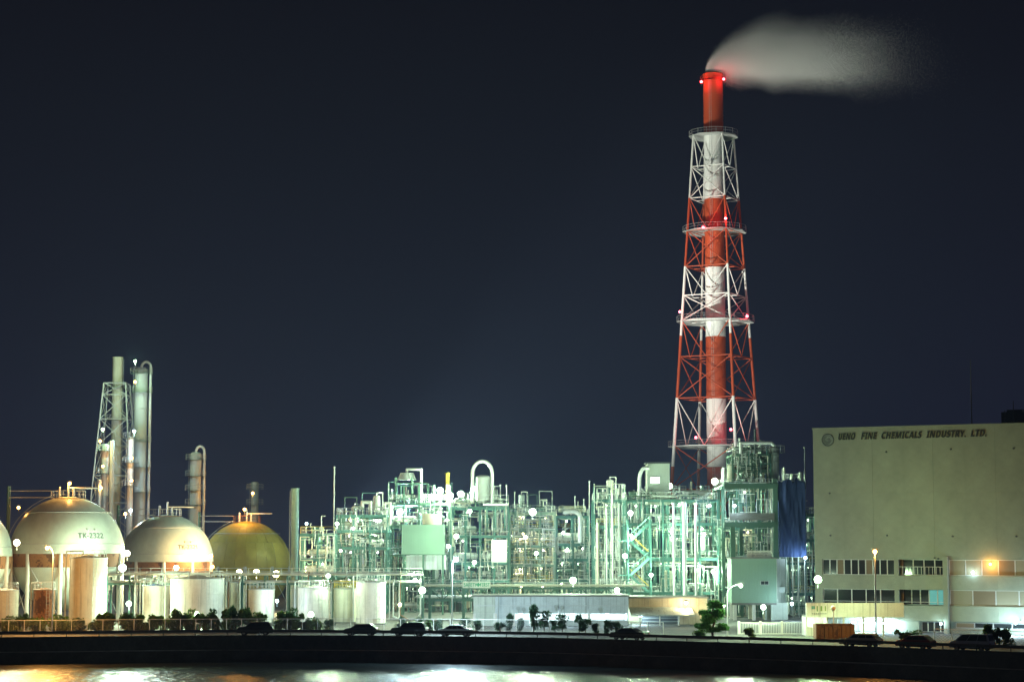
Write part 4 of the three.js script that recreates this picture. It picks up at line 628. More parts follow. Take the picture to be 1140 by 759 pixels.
{
  const D = 282, b = fBox(700, 788, 666, 700, D), hM = hY(678, D), t = thing('canopy_building', 'beige low building with a sloping canopy left of the pine', 'building', null, V((b.x0 + b.x1) / 2, 0, b.z - 4));
  for (let i = 0; i < 4; i++) { const w = (b.x1 - b.x0) / 4, x = b.x0 + w * (i + 0.5); put('wall_panel', metric(gBox(x, (b.y1 + hM) / 2, b.z, w - 0.04, b.y1 - hM, 0.2)), M.beige, t); }
  block('roof', (b.x0 + b.x1) / 2, b.y1 + 0.1, b.z - 4, b.x1 - b.x0 + 0.3, 0.2, 8.4, M.kerb, t); block('back_wall', (b.x0 + b.x1) / 2, hM / 2, b.z - 7.9, b.x1 - b.x0, hM, 0.2, M.whitePaint, t);
  const xM = gx(757, D); for (let i = 0; i < 3; i++) put('wall_panel', metric(gBox(xM + (b.x1 - xM) * (i + 0.5) / 3, hM / 2, b.z + 0.004 * i, (b.x1 - xM) / 3 - 0.04, hM - 0.02, 0.2)), M.beige, t);
  for (const px of [713, 735, 756]) bar('canopy_post', V(gx(px, D - 5), 0, b.z + 4.6), V(gx(px, D - 5), hM - 0.6, b.z + 4.6), 0.09, M.whitePaint, t);
  { const g = new THREE.BoxGeometry(gx(770, D) - b.x0, 0.16, 5.6); g.rotateX(0.16); g.translate((b.x0 + gx(770, D)) / 2, hM - 0.25, b.z + 2.8); put('canopy', metric(g), M.cladPale, t); }
  block('store_door', gx(735, D), hM * 0.42, b.z + 0.02, 5.2, hM * 0.8, 0.1, M.darkSteel, t); for (let i = 0; i < 5; i++) block('door_slat', gx(735, D), 0.4 + i * 0.5, b.z + 0.1, 5.1, 0.08, 0.05, M.greyPaint, t);
  const p = V(gx(712, D), hM - 0.9, b.z + 2.4), g = thing('canopy_lamp', 'bluish white lamp under the sloping canopy', 'lamp', null, p); block('tube', p.x, p.y, p.z, 0.48, 0.1, 0.14, bulbMat('blue', 30), g); block('housing', p.x, p.y + 0.12, p.z, 0.6, 0.1, 0.26, M.whitePaint, g); light(p, 'blue', 110, g, 0.1);
}
// ------------------------------------------------------------------ large office building, right
{
  const A = V(gx(909, 262), 0, -262), B = V(gx(1140, 250), 0, -250), dir = B.clone().sub(A).normalize(), yaw = -Math.atan2(dir.z, dir.x), nrm = V(-dir.z, 0, dir.x);
  const t = thing('office_building', 'large blank cream office building with two rows of windows', 'building', null, A); t.rotation.y = yaw;
  // facade coordinates (metres along, metres up) of a point of the picture
  const fac = (px, py) => { const tx = (px - CX) / F, q = Math.tan(PITCH + Math.atan((CY - py) / F)); let s = 10; for (let k = 0; k < 30; k++) { const D = -(A.z + dir.z * s), zc = D * Math.cos(PITCH) + D * q * Math.sin(PITCH); s += (tx * zc - (A.x + dir.x * s)) / (dir.x - tx * -dir.z * -1) * 0.8; } const D = -(A.z + dir.z * s); return [s, EYE + D * q]; };
  const sx = (px) => fac(px, 640)[0], Htop = fac(909, 478)[1], L = 48, dep = 24;
  const y1t = fac(960, 622.5)[1], y1b = fac(960, 640)[1], y2t = fac(960, 655.5)[1], y2b = fac(960, 673)[1], yc = fac(960, 690)[1];
  const lp = (name, s0, s1, h0, h1, z0, z1, mat, parent = t) => { const g = metric(new THREE.BoxGeometry(s1 - s0, h1 - h0, z1 - z0)); const m = add(name, g, mat, parent); m.position.set((s0 + s1) / 2, (h0 + h1) / 2, (z0 + z1) / 2); return m; };
  const s0 = -0.05, a0 = sx(916), a1 = sx(996), c0 = sx(1001), c1 = sx(1051), e0 = sx(1057), e1 = L - 1;
  // upper wall in tall cast panels with fine joints
  const nP = 6; for (let i = 0; i < nP; i++) for (let j = 0; j < 2; j++) lp('wall_panel', s0 + (L - s0) * i / nP + 0.006, s0 + (L - s0) * (i + 1) / nP - 0.006, y1t + (Htop - y1t) * j / 2 + 0.004, y1t + (Htop - y1t) * (j + 1) / 2 - 0.004, -0.4, 0, M.building);
  lp('wall_core', 0.05, L - 0.05, 0.02, Htop - 0.15, -dep, -2.6, M.building); lp('side_wall', 0, 0.4, 0, Htop - 0.1, -2.6, -0.42, M.building); lp('roof_coping', s0 - 0.1, L, Htop, Htop + 0.18, -0.6, 0.08, M.building); lp('roof', 0.2, L - 0.2, Htop - 0.1, Htop, -dep + 0.2, -0.62, M.kerb);
  for (const [h0, h1, n] of [[y2t, y1b, 4], [yc, y2b, 4]]) for (let i = 0; i < n; i++) lp('spandrel_panel', s0 + (L - s0) * i / n + 0.006, s0 + (L - s0) * (i + 1) / n - 0.006, h0, h1 - 0.005, -0.42, 0.02, M.building);
  for (const [h0, h1] of [[y1b, y1t], [y2b, y2t]]) for (const [p, q] of [[s0, a0], [a1, c0], [c1, e0]]) lp('pier', p, q, h0 + 0.004, h1 - 0.004, -0.4, -0.02, M.building);
  lp('projecting_pier', c1 + 0.05, e0 - 0.05, 0, y1t + 0.4, 0.02, 0.6, M.building);
  for (const [h, x] of [[y1b, 0], [y2b, 0]]) { lp('floor_slab', 0.4, L - 0.4, h - 0.35, h - 0.05, -2.6, -0.44, M.building); } lp('ceiling_slab', 0.4, L - 0.4, y1t + 0.1, y1t + 0.3, -2.6, -0.44, M.building);
  function windowRow(p, q, h0, h1, n, pane, z = -0.3) {
    for (let i = 0; i < n; i++) {
      const u0 = p + (q - p) * i / n, u1 = p + (q - p) * (i + 1) / n, w = lp('window', u0 + 0.02, u1 - 0.02, h0 + 0.02, h0 + 0.09, z - 0.06, z + 0.06, M.galv); const o = w.position;
      const sub = (nm, a, b, c, d, zz, th, m) => { const x = add(nm, UB, m, w); x.position.set((a + b) / 2 - o.x, (c + d) / 2 - o.y, zz - o.z); x.scale.set(b - a, d - c, th); };
      sub('pane', u0 + 0.06, u1 - 0.06, h0 + 0.1, h1 - 0.08, z, 0.02, pane(i)); sub('jamb', u0 + 0.01, u0 + 0.07, h0 + 0.1, h1 - 0.02, z, 0.1, M.galv); sub('jamb', u1 - 0.07, u1 - 0.01, h0 + 0.1, h1 - 0.02, z, 0.1, M.galv); sub('head', u0 + 0.08, u1 - 0.08, h1 - 0.08, h1 - 0.02, z, 0.1, M.galv);
    }
  }
  windowRow(a0, a1, y1b, y1t, 10, (i) => (i % 4 === 2 ? M.curtain : M.glassDark)); windowRow(a0, a1, y2b, y2t, 5, () => M.glassDark);
  windowRow(e0, e1, y1b, y1t, 14, (i) => (i % 5 === 3 ? M.curtain : M.blind)); windowRow(e0, e1, y2b, y2t, 10, (i) => (i % 3 === 1 ? M.curtain : M.blind));
  // recessed balconies between the window groups
  windowRow(c0 + 0.1, c1 - 0.1, y1b, y1t, 4, () => M.glassDark, -1.6); windowRow(c0 + 0.1, c0 + (c1 - c0) * 0.6, y2b, y2t, 3, () => M.glassDark, -1.6);
  const cyan = new THREE.MeshStandardMaterial({ color: 0x123a3c, roughness: 0.3 }); cyan.emissive.setRGB(0.1, 0.42, 0.4); cyan.emissiveIntensity = 0.8; windowRow(c0 + (c1 - c0) * 0.6, c1 - 0.1, y2b, y2t, 2, () => cyan, -1.6);
  { const g = []; for (let i = 0; i <= 12; i++) g.push(gBox(c0 + (c1 - c0) * i / 12, y1b + 0.55, -0.2, 0.05, 1.05, 0.05)); g.push(gBox((c0 + c1) / 2, y1b + 1.1, -0.2, c1 - c0, 0.06, 0.08)); add('balcony_rail', merge(g), M.galv, t); const h = []; for (const [p, q] of [[a0, a1], [c0, c1]]) h.push(gBox((p + q) / 2, y2b + 0.45, 0.05, q - p, 0.05, 0.05)); add('window_rail', merge(h), M.galv, t); }
  // ground floor: set back, glazed, with columns
  lp('ground_wall', 0.45, sx(1000), 0.004, yc - 0.02, -2.4, -2.2, M.cladPale); lp('ground_wall', sx(1000), sx(1022), 0.004, yc - 0.02, -0.42, -0.2, M.building); lp('ground_wall', e0 + 0.1, L - 1, 0.004, 0.7, -0.62, -0.42, M.building);
  windowRow(sx(1023), c1, 0.1, yc - 0.1, 4, () => M.glassDark, -1.2); windowRow(e0 + 0.6, L - 1, 0.7, yc - 0.1, 12, (i) => (i % 4 ? M.glassDark : M.curtain), -0.6);
  for (const px of [928, 958, 988]) lp('column', sx(px), sx(px) + 0.45, 0, yc, -0.4, 0, M.building);
  // small round vents on the blank wall
  const vent = new THREE.CylinderGeometry(0.11, 0.13, 0.14, 12).rotateX(Math.PI / 2); for (const [px, py] of [[987, 503], [1059, 500], [1129, 499], [924, 549], [925, 596], [988, 596], [1061, 597], [1132, 597], [1041, 621], [1045, 622]]) { const [s, h] = fac(px, py), m = add('vent', vent, M.darkSteel, t); m.position.set(s, h, 0.06); }
  // roof sign
  const [e_s, e_h] = fac(922, 490), R = fac(922, 483)[1] - e_h + 0.05, em = [new THREE.TorusGeometry(R * 0.88, R * 0.1, 4, 30)]; for (let k = 0; k < 4; k++) { em.push(new THREE.TorusGeometry(R * (0.66 - k * 0.16), R * 0.055, 4, 24, 4.4).rotateZ(k * 1.3 + 0.6)); } em.push(gBox(-R * 0.1, R * 0.75, 0, R * 0.25, R * 0.25, 0.05));
  const eg = merge(em).scale(1, 1, 0.4); const emblem = add('emblem', eg, M.letterGrey, t); emblem.position.set(e_s, e_h, 0.06); const disc = add('emblem_disc', new THREE.CylinderGeometry(R * 0.8, R * 0.8, 0.03, 30).rotateX(Math.PI / 2), S(0.2, 0.24, 0.21, 0.7), t); disc.position.set(e_s, e_h, 0.02);
  for (const [word, p0, p1] of [['UENO', 933, 954], ['FINE', 958.5, 978], ['CHEMICALS', 981, 1028], ['INDUSTRY.', 1031.5, 1078], ['LTD.', 1080.5, 1101]]) {
    const g = new TextGeometry(word, { font, size: 1, depth: 0.12, curveSegments: 4 }); g.computeBoundingBox(); const [u0, hh] = fac(p0, 489.8 - (p0 - 933) * 0.0245), u1 = fac(p1, 489)[0], hgt = fac(p0, 482.2)[1] - fac(p0, 489.6)[1], w = u1 - u0 - 0.1; g.scale((w - hgt * 0.18) / g.boundingBox.max.x, hgt, 1);
    const p = g.attributes.position; for (let i = 0; i < p.count; i++) p.setX(i, p.getX(i) + p.getY(i) * 0.2); g.computeVertexNormals(); const m = add('lettering', g, M.letter, t); m.position.set(u0, hh, 0.03);
  }
  for (const [px, h] of [[1074, 9], [1112, 2.2], [1122, 3.4]]) { const s = sx(px), m = add('roof_mast', new THREE.CylinderGeometry(0.05, 0.08, h, 6), M.darkSteel, t); m.position.set(s, Htop + h / 2, -6); }
  add('roof_tank', merge([gBox(sx(1119), Htop + 1.1, -9, 3.4, 2, 2), gBox(sx(1119), Htop + 2.2, -9, 2, 0.4, 1.6)]), M.darkSteel, t);
  // lamps on and under the facade
  const W = (s, h, z) => V(s, h, z).applyAxisAngle(UP, yaw).add(A), wl = (s, h, z, hue, cd, label, e = 30) => { const p = W(s, h, z), g = thing('wall_lamp', label, 'lamp', null, p.clone().add(V(0, -0.2, 0))); ball('bulb', p, 0.16, bulbMat(hue, e), g); beam('bracket', p.clone().add(V(0, 0.2, 0)), W(s, h + 0.2, 0.02), 0.08, 0.08, M.greyPaint, g); light(p, hue, cd, g, 0.16); };
  { const [s, h] = fac(1104, 628); wl(s, h, 0.5, 'orange', 26, 'small orange lamp at the upper right windows'); } { const [s, h] = fac(1084, 637); wl(s, h, 0.3, 'blue', 8, 'small white lamp below the upper right windows'); }
  { const [s, h] = fac(1137, 691); wl(s, h - 0.2, 3, 'blue', 240, 'bright white lamp low at the right picture edge'); }
  // row of tube lamps under the ground floor soffit
  [[952, 0], [963, 1], [974, 2], [985, 3], [996, 4]].forEach(([px, i]) => { const s = sx(px), p = W(s, yc - 0.35, 0.75), g = thing('canopy_tube_lamp', `bluish tube lamp below the office soffit, ${ord(i)} from left`, 'lamp', 'tube lamps under the office soffit', p); block('tube', p.x, p.y, p.z, 0.48, 0.16, 0.16, bulbMat('blue', 40), g); const h = block('housing', p.x, p.y + 0.16, p.z, 0.6, 0.12, 0.3, M.whitePaint, g); beam('hanger', p.clone().add(V(0, 0.2, 0)), W(s, yc + 0.02, 0.05), 0.06, 0.06, M.greyPaint, g); light(p, 'blue', 50, g, 0.12); });
  { const [s, h] = fac(1050, 694); wl(s, h, 0.9, 'blue', 10, 'small bluish lamp beside the projecting pier'); }
}
{ // gatehouse with the coloured bar sign
  const D = 248, b = fBox(898, 922, 671, 707, D), t = thing('gatehouse', 'small white gatehouse with a lit counter left of office', 'building', null, V((b.x0 + b.x1) / 2, 0, b.z - 2)), hS = hY(687, D), X1 = gx(1000, D + 4);
  put('sign_parapet', metric(gBox((b.x0 + X1) / 2, (hS + b.y1) / 2, b.z, X1 - b.x0, b.y1 - hS, 0.3)), M.whitePaint, t); block('roof', (b.x0 + X1) / 2, hS + 0.12, b.z - 2, X1 - b.x0 - 0.1, 0.2, 3.6, M.kerb, t);
  put('wall_panel', metric(gBox((b.x0 + b.x1) / 2, hS / 2, b.z - 3.6, b.x1 - b.x0, hS, 0.15)), M.whitePaint, t); for (const x of [b.x0 + 0.1, b.x1]) block('side_wall', x, hS / 2, b.z - 1.9, 0.15, hS - 0.01, 3.2, M.whitePaint, t); block('counter', (b.x0 + b.x1) / 2, 0.55, b.z - 0.3, b.x1 - b.x0 - 0.3, 1.1, 0.2, M.whitePaint, t);
  for (const px of [940, 962, 984]) block('post', gx(px, D), hS / 2, b.z - 0.1, 0.22, hS, 0.22, M.galv, t);
  const g = (px0, px1, py0, py1, m, nm) => { const f = fBox(px0, px1, py0, py1, D - 0.25); block(nm, (f.x0 + f.x1) / 2, (f.y0 + f.y1) / 2, b.z + 0.18, f.x1 - f.x0, f.y1 - f.y0, 0.05, m, t); };
  const bars = [S(0.04, 0.25, 0.2, 0.5), S(0.1, 0.22, 0.06, 0.5), S(0.16, 0.26, 0.05, 0.5), S(0.2, 0.3, 0.06, 0.5)]; g(904, 905.6, 674.5, 678, bars[0], 'sign_mark'); g(906, 907.6, 674.5, 678, bars[0], 'sign_mark'); g(909.8, 911, 674.5, 680.5, bars[1], 'sign_bar'); g(914, 915.8, 674.5, 680, bars[2], 'sign_bar'); g(918.8, 920, 674.5, 680, bars[3], 'sign_bar'); for (let i = 0; i < 8; i++) g(904.4 + i * 2.1, 905.9 + i * 2.1, 682.6, 683.5, M.letterGrey, 'sign_lettering');
  const p = V(gx(905, D), hS - 0.4, b.z - 1.4), l = thing('counter_lamp', 'bright lamp inside the small gatehouse', 'lamp', null, p); block('tube', p.x, p.y, p.z, 0.48, 0.1, 0.14, bulbMat('white', 30), l); block('housing', p.x, p.y + 0.12, p.z, 0.6, 0.1, 0.26, M.whitePaint, l); bar('hanger', p.clone().add(V(0, 0.15, 0)), V(p.x, hS + 0.03, p.z), 0.03, M.galv, l); light(p, 'white', 40, l, 0.1);
}
{ // brown container, post lamp, gate
  const D = 239, b = fBox(909, 952, 694.5, 710, D), t = thing('brown_container', 'long rusty brown steel container behind the guardrail', 'container', null, V((b.x0 + b.x1) / 2, 0, b.z - 1.2)), n = 9, w = (b.x1 - b.x0) / n;
  for (let i = 0; i < n; i++) { put('side_panel', metric(gBox(b.x0 + w * (i + 0.5), b.y1 / 2, b.z - (i % 2) * 0.05, w - 0.02, b.y1 - 0.2, 0.08)), M.brick, t); block('rib', b.x0 + w * i + 0.05, b.y1 / 2, b.z + 0.07, 0.1, b.y1 - 0.1, 0.08, M.brick, t); }
  block('top_rail', (b.x0 + b.x1) / 2, b.y1, b.z, b.x1 - b.x0 + 0.1, 0.14, 0.2, M.brick, t); block('body', (b.x0 + b.x1) / 2, b.y1 / 2, b.z - 1.3, b.x1 - b.x0 - 0.06, b.y1 - 0.15, 2.3, M.rust, t);
  const G = 252, x0 = gx(823, G), x1 = gx(896, G), gt = thing('sliding_gate', 'white barred sliding gate below the raised cabin', 'gate', null, V((x0 + x1) / 2, 0, -G));
  for (let i = 0; i <= 40; i++) bar('bar', V(x0 + (x1 - x0) * i / 40, 0.08, -G), V(x0 + (x1 - x0) * i / 40, 1.5, -G), 0.03, M.whitePaint, gt); for (const y of [0.1, 1.5]) beam('rail', V(x0, y, -G), V(x1, y, -G), 0.07, 0.09, M.whitePaint, gt); for (const f of [0, 0.33, 0.66, 1]) block('gate_post', x0 + (x1 - x0) * f, 0.85, -G - 0.12, 0.3, 1.7, 0.14, M.whitePaint, gt);
  const P = bankSpot(1028, 12), pp = at(928, 677, 240), pl = thing('globe_post', 'short post with a round head left of the orange street lamp', 'post', null, V(pp.x, 0, -240)); bar('post', V(pp.x, 0, -240), V(pp.x, pp.y, -240), 0.07, M.galv, pl); ball('head', pp, 0.3, M.cream, pl);
}

// ------------------------------------------------------------------ plants
function leaves(n, R, h, sz, f) { // leaf-sized faces through a lumpy volume
  const pos = [], nor = [], uv = [], lumps = Array.from({ length: 9 }, () => [V(rr(-0.6, 0.6) * R, rr(0.18, 0.82) * h, rr(-0.6, 0.6) * R), rr(0.35, 0.62) * R]);
  for (let i = 0; i < n; i++) {
    const [c, r] = pick(lumps), d = V(rr(-1, 1), rr(-1, 1), rr(-1, 1)).normalize().multiplyScalar(r * Math.pow(rnd(), 0.4)), p = c.clone().add(d).multiply(V(1, f ?? 1, 1)); if (p.y < 0.05) p.y = rr(0.05, 0.3);
    const u = V(rr(-1, 1), rr(-1, 1), rr(-1, 1)).normalize(), v = u.clone().cross(V(rr(-1, 1), rr(-1, 1), rr(-1, 1))).normalize(), s = sz * rr(0.6, 1.3), nn = u.clone().cross(v), q = [p.clone().addScaledVector(u, -s), p.clone().addScaledVector(v, s * 0.45), p.clone().addScaledVector(u, s), p.clone().addScaledVector(v, -s * 0.45)];
    for (const k of [0, 1, 2, 0, 2, 3]) { pos.push(q[k].x, q[k].y, q[k].z); nor.push(nn.x, nn.y, nn.z); uv.push(0, 0); }
  }
  const g = new THREE.BufferGeometry(); g.setAttribute('position', new THREE.Float32BufferAttribute(pos, 3)); g.setAttribute('normal', new THREE.Float32BufferAttribute(nor, 3)); g.setAttribute('uv', new THREE.Float32BufferAttribute(uv, 2)); return g;
}
{
  const bushG = [0, 1, 2, 3].map(() => leaves(1500, 1, 2, 0.14)), tallG = [0, 1, 2].map(() => leaves(700, 0.8, 2.6, 0.14)), stemG = gBar(V(0, 0, 0), V(0, 1.1, 0), 0.06, 6);
  const shrub = (px, off, w, h, tall, label, group) => { const { p } = bankSpot(px, off), t = thing(tall ? 'sapling' : 'shrub', label, tall ? 'tree' : 'shrub', group, V(p.x, 0, p.z)), g = pick(tall ? tallG : bushG), m = add('foliage', g, tall ? M.leafDark : pick([M.leaf, M.leaf, M.leafDark]), t); m.scale.set(w, h / (tall ? 2.6 : 2), w); m.rotation.y = rnd() * 6; add('stem', stemG, M.bark, t).scale.set(1, h / 2, 1); };
  const xs = [4, 14, 24, 36, 44, 62, 70, 80, 88, 106, 113, 122, 139, 147, 158, 170, 178, 190, 200, 208, 222, 229, 237, 252, 262, 272, 281, 290, 312, 320, 329];
  xs.forEach((x, i) => shrub(x, rr(14.2, 15.4), rr(0.95, 1.3), x > 185 && x < 335 ? rr(2.3, 3.4) : rr(2, 2.7), false, `leafy green hedge shrub behind the left fence, ${ord(i)} from left`, 'hedge shrubs behind the left fence'));
  [337, 345, 353, 366, 446, 456, 468, 478, 487].forEach((x, i) => shrub(x, rr(14.2, 15.6), rr(0.7, 1), rr(1.4, 2.1), false, `low green shrub before the middle tanks, ${ord(i)} from left`, 'shrubs before the middle tanks'));
  [[518, 2.2], [532, 1.8], [557, 1.6], [568, 2.9], [580, 2.2], [594, 4.3], [606, 3.2], [618, 1.9], [626, 2.8], [645, 2.9], [652, 2.3], [663, 1.7], [676, 2.2], [688, 2]].forEach(([x, h], i) => shrub(x, rr(14, 15.4), rr(0.8, 1.15), h, true, `dark sapling before the low bluish building, ${ord(i)} from left`, 'saplings before the low bluish building'));
  [[1096, 2.6], [1108, 2.2], [1120, 2.4], [1006, 1.7], [1016, 1.8]].sort((a, b) => a[0] - b[0]).forEach(([x, h], i) => shrub(x, 13.6, 1, h, false, `dark shrub behind the fence of the office building, ${ord(i)} from left`, 'shrubs before the office building'));
  shrub(834, 14.5, 0.8, 1.5, false, 'small shrub just right of the cloud pruned pine'); shrub(779, 14, 0.9, 1.3, false, 'low shrub just left of the cloud pruned pine');
  // cloud pruned pine
  const { p } = bankSpot(794, 14), t = thing('pruned_pine', 'cloud pruned pine with flat green pads beside the cabin', 'tree', null, V(p.x, 0, p.z)), D = -p.z, pads = [[795, 673, 10, 4.5], [786, 682, 7, 3.5], [803, 682, 8.5, 3.8], [794, 690, 12, 5], [783, 697, 8, 3.5], [806, 698, 8, 4], [795, 701, 9, 3]];
  const trunk = []; let a = V(p.x, 0, p.z); for (const [px, py] of [[793, 700], [796, 692], [792, 684], [796, 672]]) { const b = at(px, py, D); trunk.push(gBar(a, b, 0.16 - trunk.length * 0.025, 7)); a = b; } put('trunk', merge(trunk), M.bark, t);
  for (const [px, py, w, h] of pads) { const c = at(px, py, D), k = D / F, pos = []; const g = leaves(1700, 1, 1, 0.13); g.translate(0, -0.5, 0).scale(w * k * 1.2, h * k * 1.8, w * k * 1.1); g.computeVertexNormals(); g.translate(c.x, c.y, c.z + rr(-0.4, 0.6)); put('foliage_pad', g, M.pine, t); put('branch', gBar(V(p.x, Math.max(0.3, c.y - 0.5), p.z), c, 0.06, 5), M.bark, t); }
}

// ------------------------------------------------------------------ parked cars
const carPaint = (r, g, b) => { const m = new THREE.MeshPhysicalMaterial({ roughness: 0.35, metalness: 0.3, clearcoat: 1, clearcoatRoughness: 0.08 }); m.color.setRGB(r, g, b); return m; };
const tyreG = new THREE.TorusGeometry(0.24, 0.09, 8, 20), rimG = new THREE.CylinderGeometry(0.2, 0.2, 0.12, 14).rotateX(Math.PI / 2);
function car(px, off, kind, paint, label) {
  const K = { sedan: [4.5, 1.44, [[-1.5, 0.92], [-0.75, 1.4], [0.55, 1.44], [1.45, 0.96]], [[-2.22, 0.35], [-2.24, 0.7], [-2.1, 0.86], [-1.4, 0.94], [1.5, 0.98], [2.18, 0.94], [2.25, 0.6], [2.2, 0.35]]], hatch: [4.1, 1.52, [[-1.25, 0.95], [-0.45, 1.47], [1.2, 1.5], [1.9, 1.0]], [[-2.0, 0.35], [-2.04, 0.7], [-1.9, 0.85], [-1.2, 0.98], [1.9, 1.02], [2.03, 0.9], [2.05, 0.6], [2, 0.35]]], utility: [4.4, 1.72, [[-1.2, 1.05], [-0.55, 1.66], [1.7, 1.72], [2.1, 1.08]], [[-2.15, 0.4], [-2.2, 0.85], [-2.05, 1.0], [-1.2, 1.08], [2.12, 1.1], [2.2, 0.9], [2.18, 0.4]]], van: [4.6, 1.85, [[-1.75, 1.02], [-0.85, 1.78], [2.05, 1.85], [2.25, 1.05]], [[-2.25, 0.38], [-2.3, 0.72], [-2.2, 0.9], [-1.7, 1.05], [2.25, 1.08], [2.3, 0.6], [2.26, 0.38]]], wagon: [4.6, 1.5, [[-1.35, 0.95], [-0.55, 1.46], [1.65, 1.48], [2.15, 0.98]], [[-2.25, 0.36], [-2.28, 0.7], [-2.15, 0.85], [-1.3, 0.97], [2.18, 1.0], [2.28, 0.8], [2.25, 0.36]]] }[kind];
  const t = thing('parked_car', label, 'car', 'cars parked along the guardrail'), W = 1.66;
  const lower = new THREE.Shape(K[3].map(([x, y]) => new THREE.Vector2(x, y))), ex = { depth: W - 0.16, bevelEnabled: true, bevelSize: 0.05, bevelThickness: 0.08, bevelSegments: 3 };
  const body = new THREE.ExtrudeGeometry(lower, ex).translate(0, 0, -(W - 0.16) / 2); add('body', body, paint, t);
  const cab = K[2], hb = Math.min(cab[0][1], cab[3][1]), ht = Math.max(cab[1][1], cab[2][1]), shell = new THREE.ExtrudeGeometry(new THREE.Shape(cab.map(([x, y]) => new THREE.Vector2(x, y))), { depth: W - 0.22, bevelEnabled: true, bevelSize: 0.03, bevelThickness: 0.05, bevelSegments: 2 }).translate(0, 0, -(W - 0.22) / 2), taper = (g) => { const p = g.attributes.position; for (let i = 0; i < p.count; i++) p.setZ(i, p.getZ(i) * (1 - 0.17 * Math.max(0, (p.getY(i) - hb) / (ht - hb)))); g.computeVertexNormals(); return g; };
  add('cabin', taper(shell), paint, t);
  // side windows: three panes a side, and the two screens
  const edge = (y, front) => { const [a, b] = front ? [cab[0], cab[1]] : [cab[3], cab[2]]; return a[0] + (b[0] - a[0]) * (y - a[1]) / (b[1] - a[1]); }, yb = hb + 0.08, yt = ht - 0.12, x0b = edge(yb, true) + 0.16, x0t = edge(yt, true) + 0.1, x1b = edge(yb, false) - 0.16, x1t = edge(yt, false) - 0.12;
  for (const s of [-1, 1]) for (let k = 0; k < 3; k++) { const f0 = k / 3 + 0.01, f1 = (k + 1) / 3 - 0.012, L = (a, b, f) => a + (b - a) * f, g = new THREE.ExtrudeGeometry(new THREE.Shape([[L(x0b, x1b, f0), yb], [L(x0t, x1t, f0), yt], [L(x0t, x1t, f1), yt], [L(x0b, x1b, f1), yb]].map(([x, y]) => new THREE.Vector2(x, y))), { depth: 0.012, bevelEnabled: false }); g.translate(0, 0, s * ((W - 0.22) / 2 + 0.05) + (s < 0 ? -0.014 : 0.004)); taper(g); add('side_window', g, M.glassDark, t); }
  for (const [fr, nm] of [[true, 'windscreen'], [false, 'rear_window']]) { const a = V(edge(yb, fr), yb, 0), b = V(edge(yt, fr), yt, 0), m = beam(nm, a.clone().add(V(fr ? -0.035 : 0.035, 0.01, 0)), b.clone().add(V(fr ? -0.035 : 0.035, 0.01, 0)), W - 0.42, 0.02, M.glassDark, t); }
  for (const x of [-K[0] * 0.31, K[0] * 0.3]) for (const s of [-1, 1]) { const w = add('wheel', tyreG, M.rubber, t); w.position.set(x, 0.33, s * (W / 2 - 0.07)); add('rim', rimG, M.silverDull, w); add('wheel_arch', new THREE.TorusGeometry(0.36, 0.035, 5, 14, Math.PI), M.black, t).position.set(x, 0.36, s * (W / 2 + 0.005)); }
  const f = K[3], fx = f[1][0]; for (const s of [-1, 1]) { add('headlight', new THREE.SphereGeometry(0.12, 10, 8).scale(0.7, 0.7, 1.4), M.silver, t).position.set(fx + 0.03, 0.68, s * 0.62); add('tail_light', gBox(0, 0, 0, 0.06, 0.2, 0.22), S(0.25, 0.01, 0.01, 0.3), t).position.set(-fx + 0.05, 0.78, s * 0.66); add('mirror', gBox(0, 0, 0, 0.12, 0.1, 0.16), paint, t).position.set(x0b - 0.05, hb + 0.08, s * (W / 2 + 0.1)); }
  add('bumper', gBox(fx + 0.02, 0.45, 0, 0.14, 0.2, W - 0.1), M.black, t); add('bumper', gBox(-fx + 0.02, 0.45, 0, 0.14, 0.2, W - 0.1), M.black, t); add('sill', gBox(0, 0.32, 0, K[0] * 0.5, 0.12, W + 0.02), M.black, t);
  const { p, turn } = bankSpot(px, off), i = bankIndex(px), d = bank[Math.min(200, i + 2)].clone().sub(bank[i - 2]).normalize(); t.position.set(p.x, 0.012, p.z); t.rotation.y = -Math.atan2(d.z, d.x); return t;
}
car(284, 2.6, 'utility', carPaint(0.02, 0.022, 0.025), 'black utility car parked before the hedge, leftmost car');
car(402, 2.6, 'hatch', carPaint(0.03, 0.035, 0.045), 'dark hatchback, second car from the left');
car(456, 2.6, 'utility', carPaint(0.025, 0.03, 0.03), 'dark tall hatchback next to the pale silver sedan');
car(508, 2.6, 'sedan', carPaint(0.42, 0.44, 0.45), 'pale silver sedan below the white street lamp');
car(701, 2.5, 'sedan', carPaint(0.012, 0.014, 0.02), 'black sedan in front of the sloping canopy');
car(959, 2.3, 'wagon', carPaint(0.4, 0.38, 0.34), 'silver wagon beside the brown container');
car(1020, 2.3, 'hatch', carPaint(0.16, 0.02, 0.025), 'dark red car between the wagon and the van');
car(1083, 2.3, 'van', carPaint(0.3, 0.32, 0.36), 'grey van with a sloping nose, rightmost car');

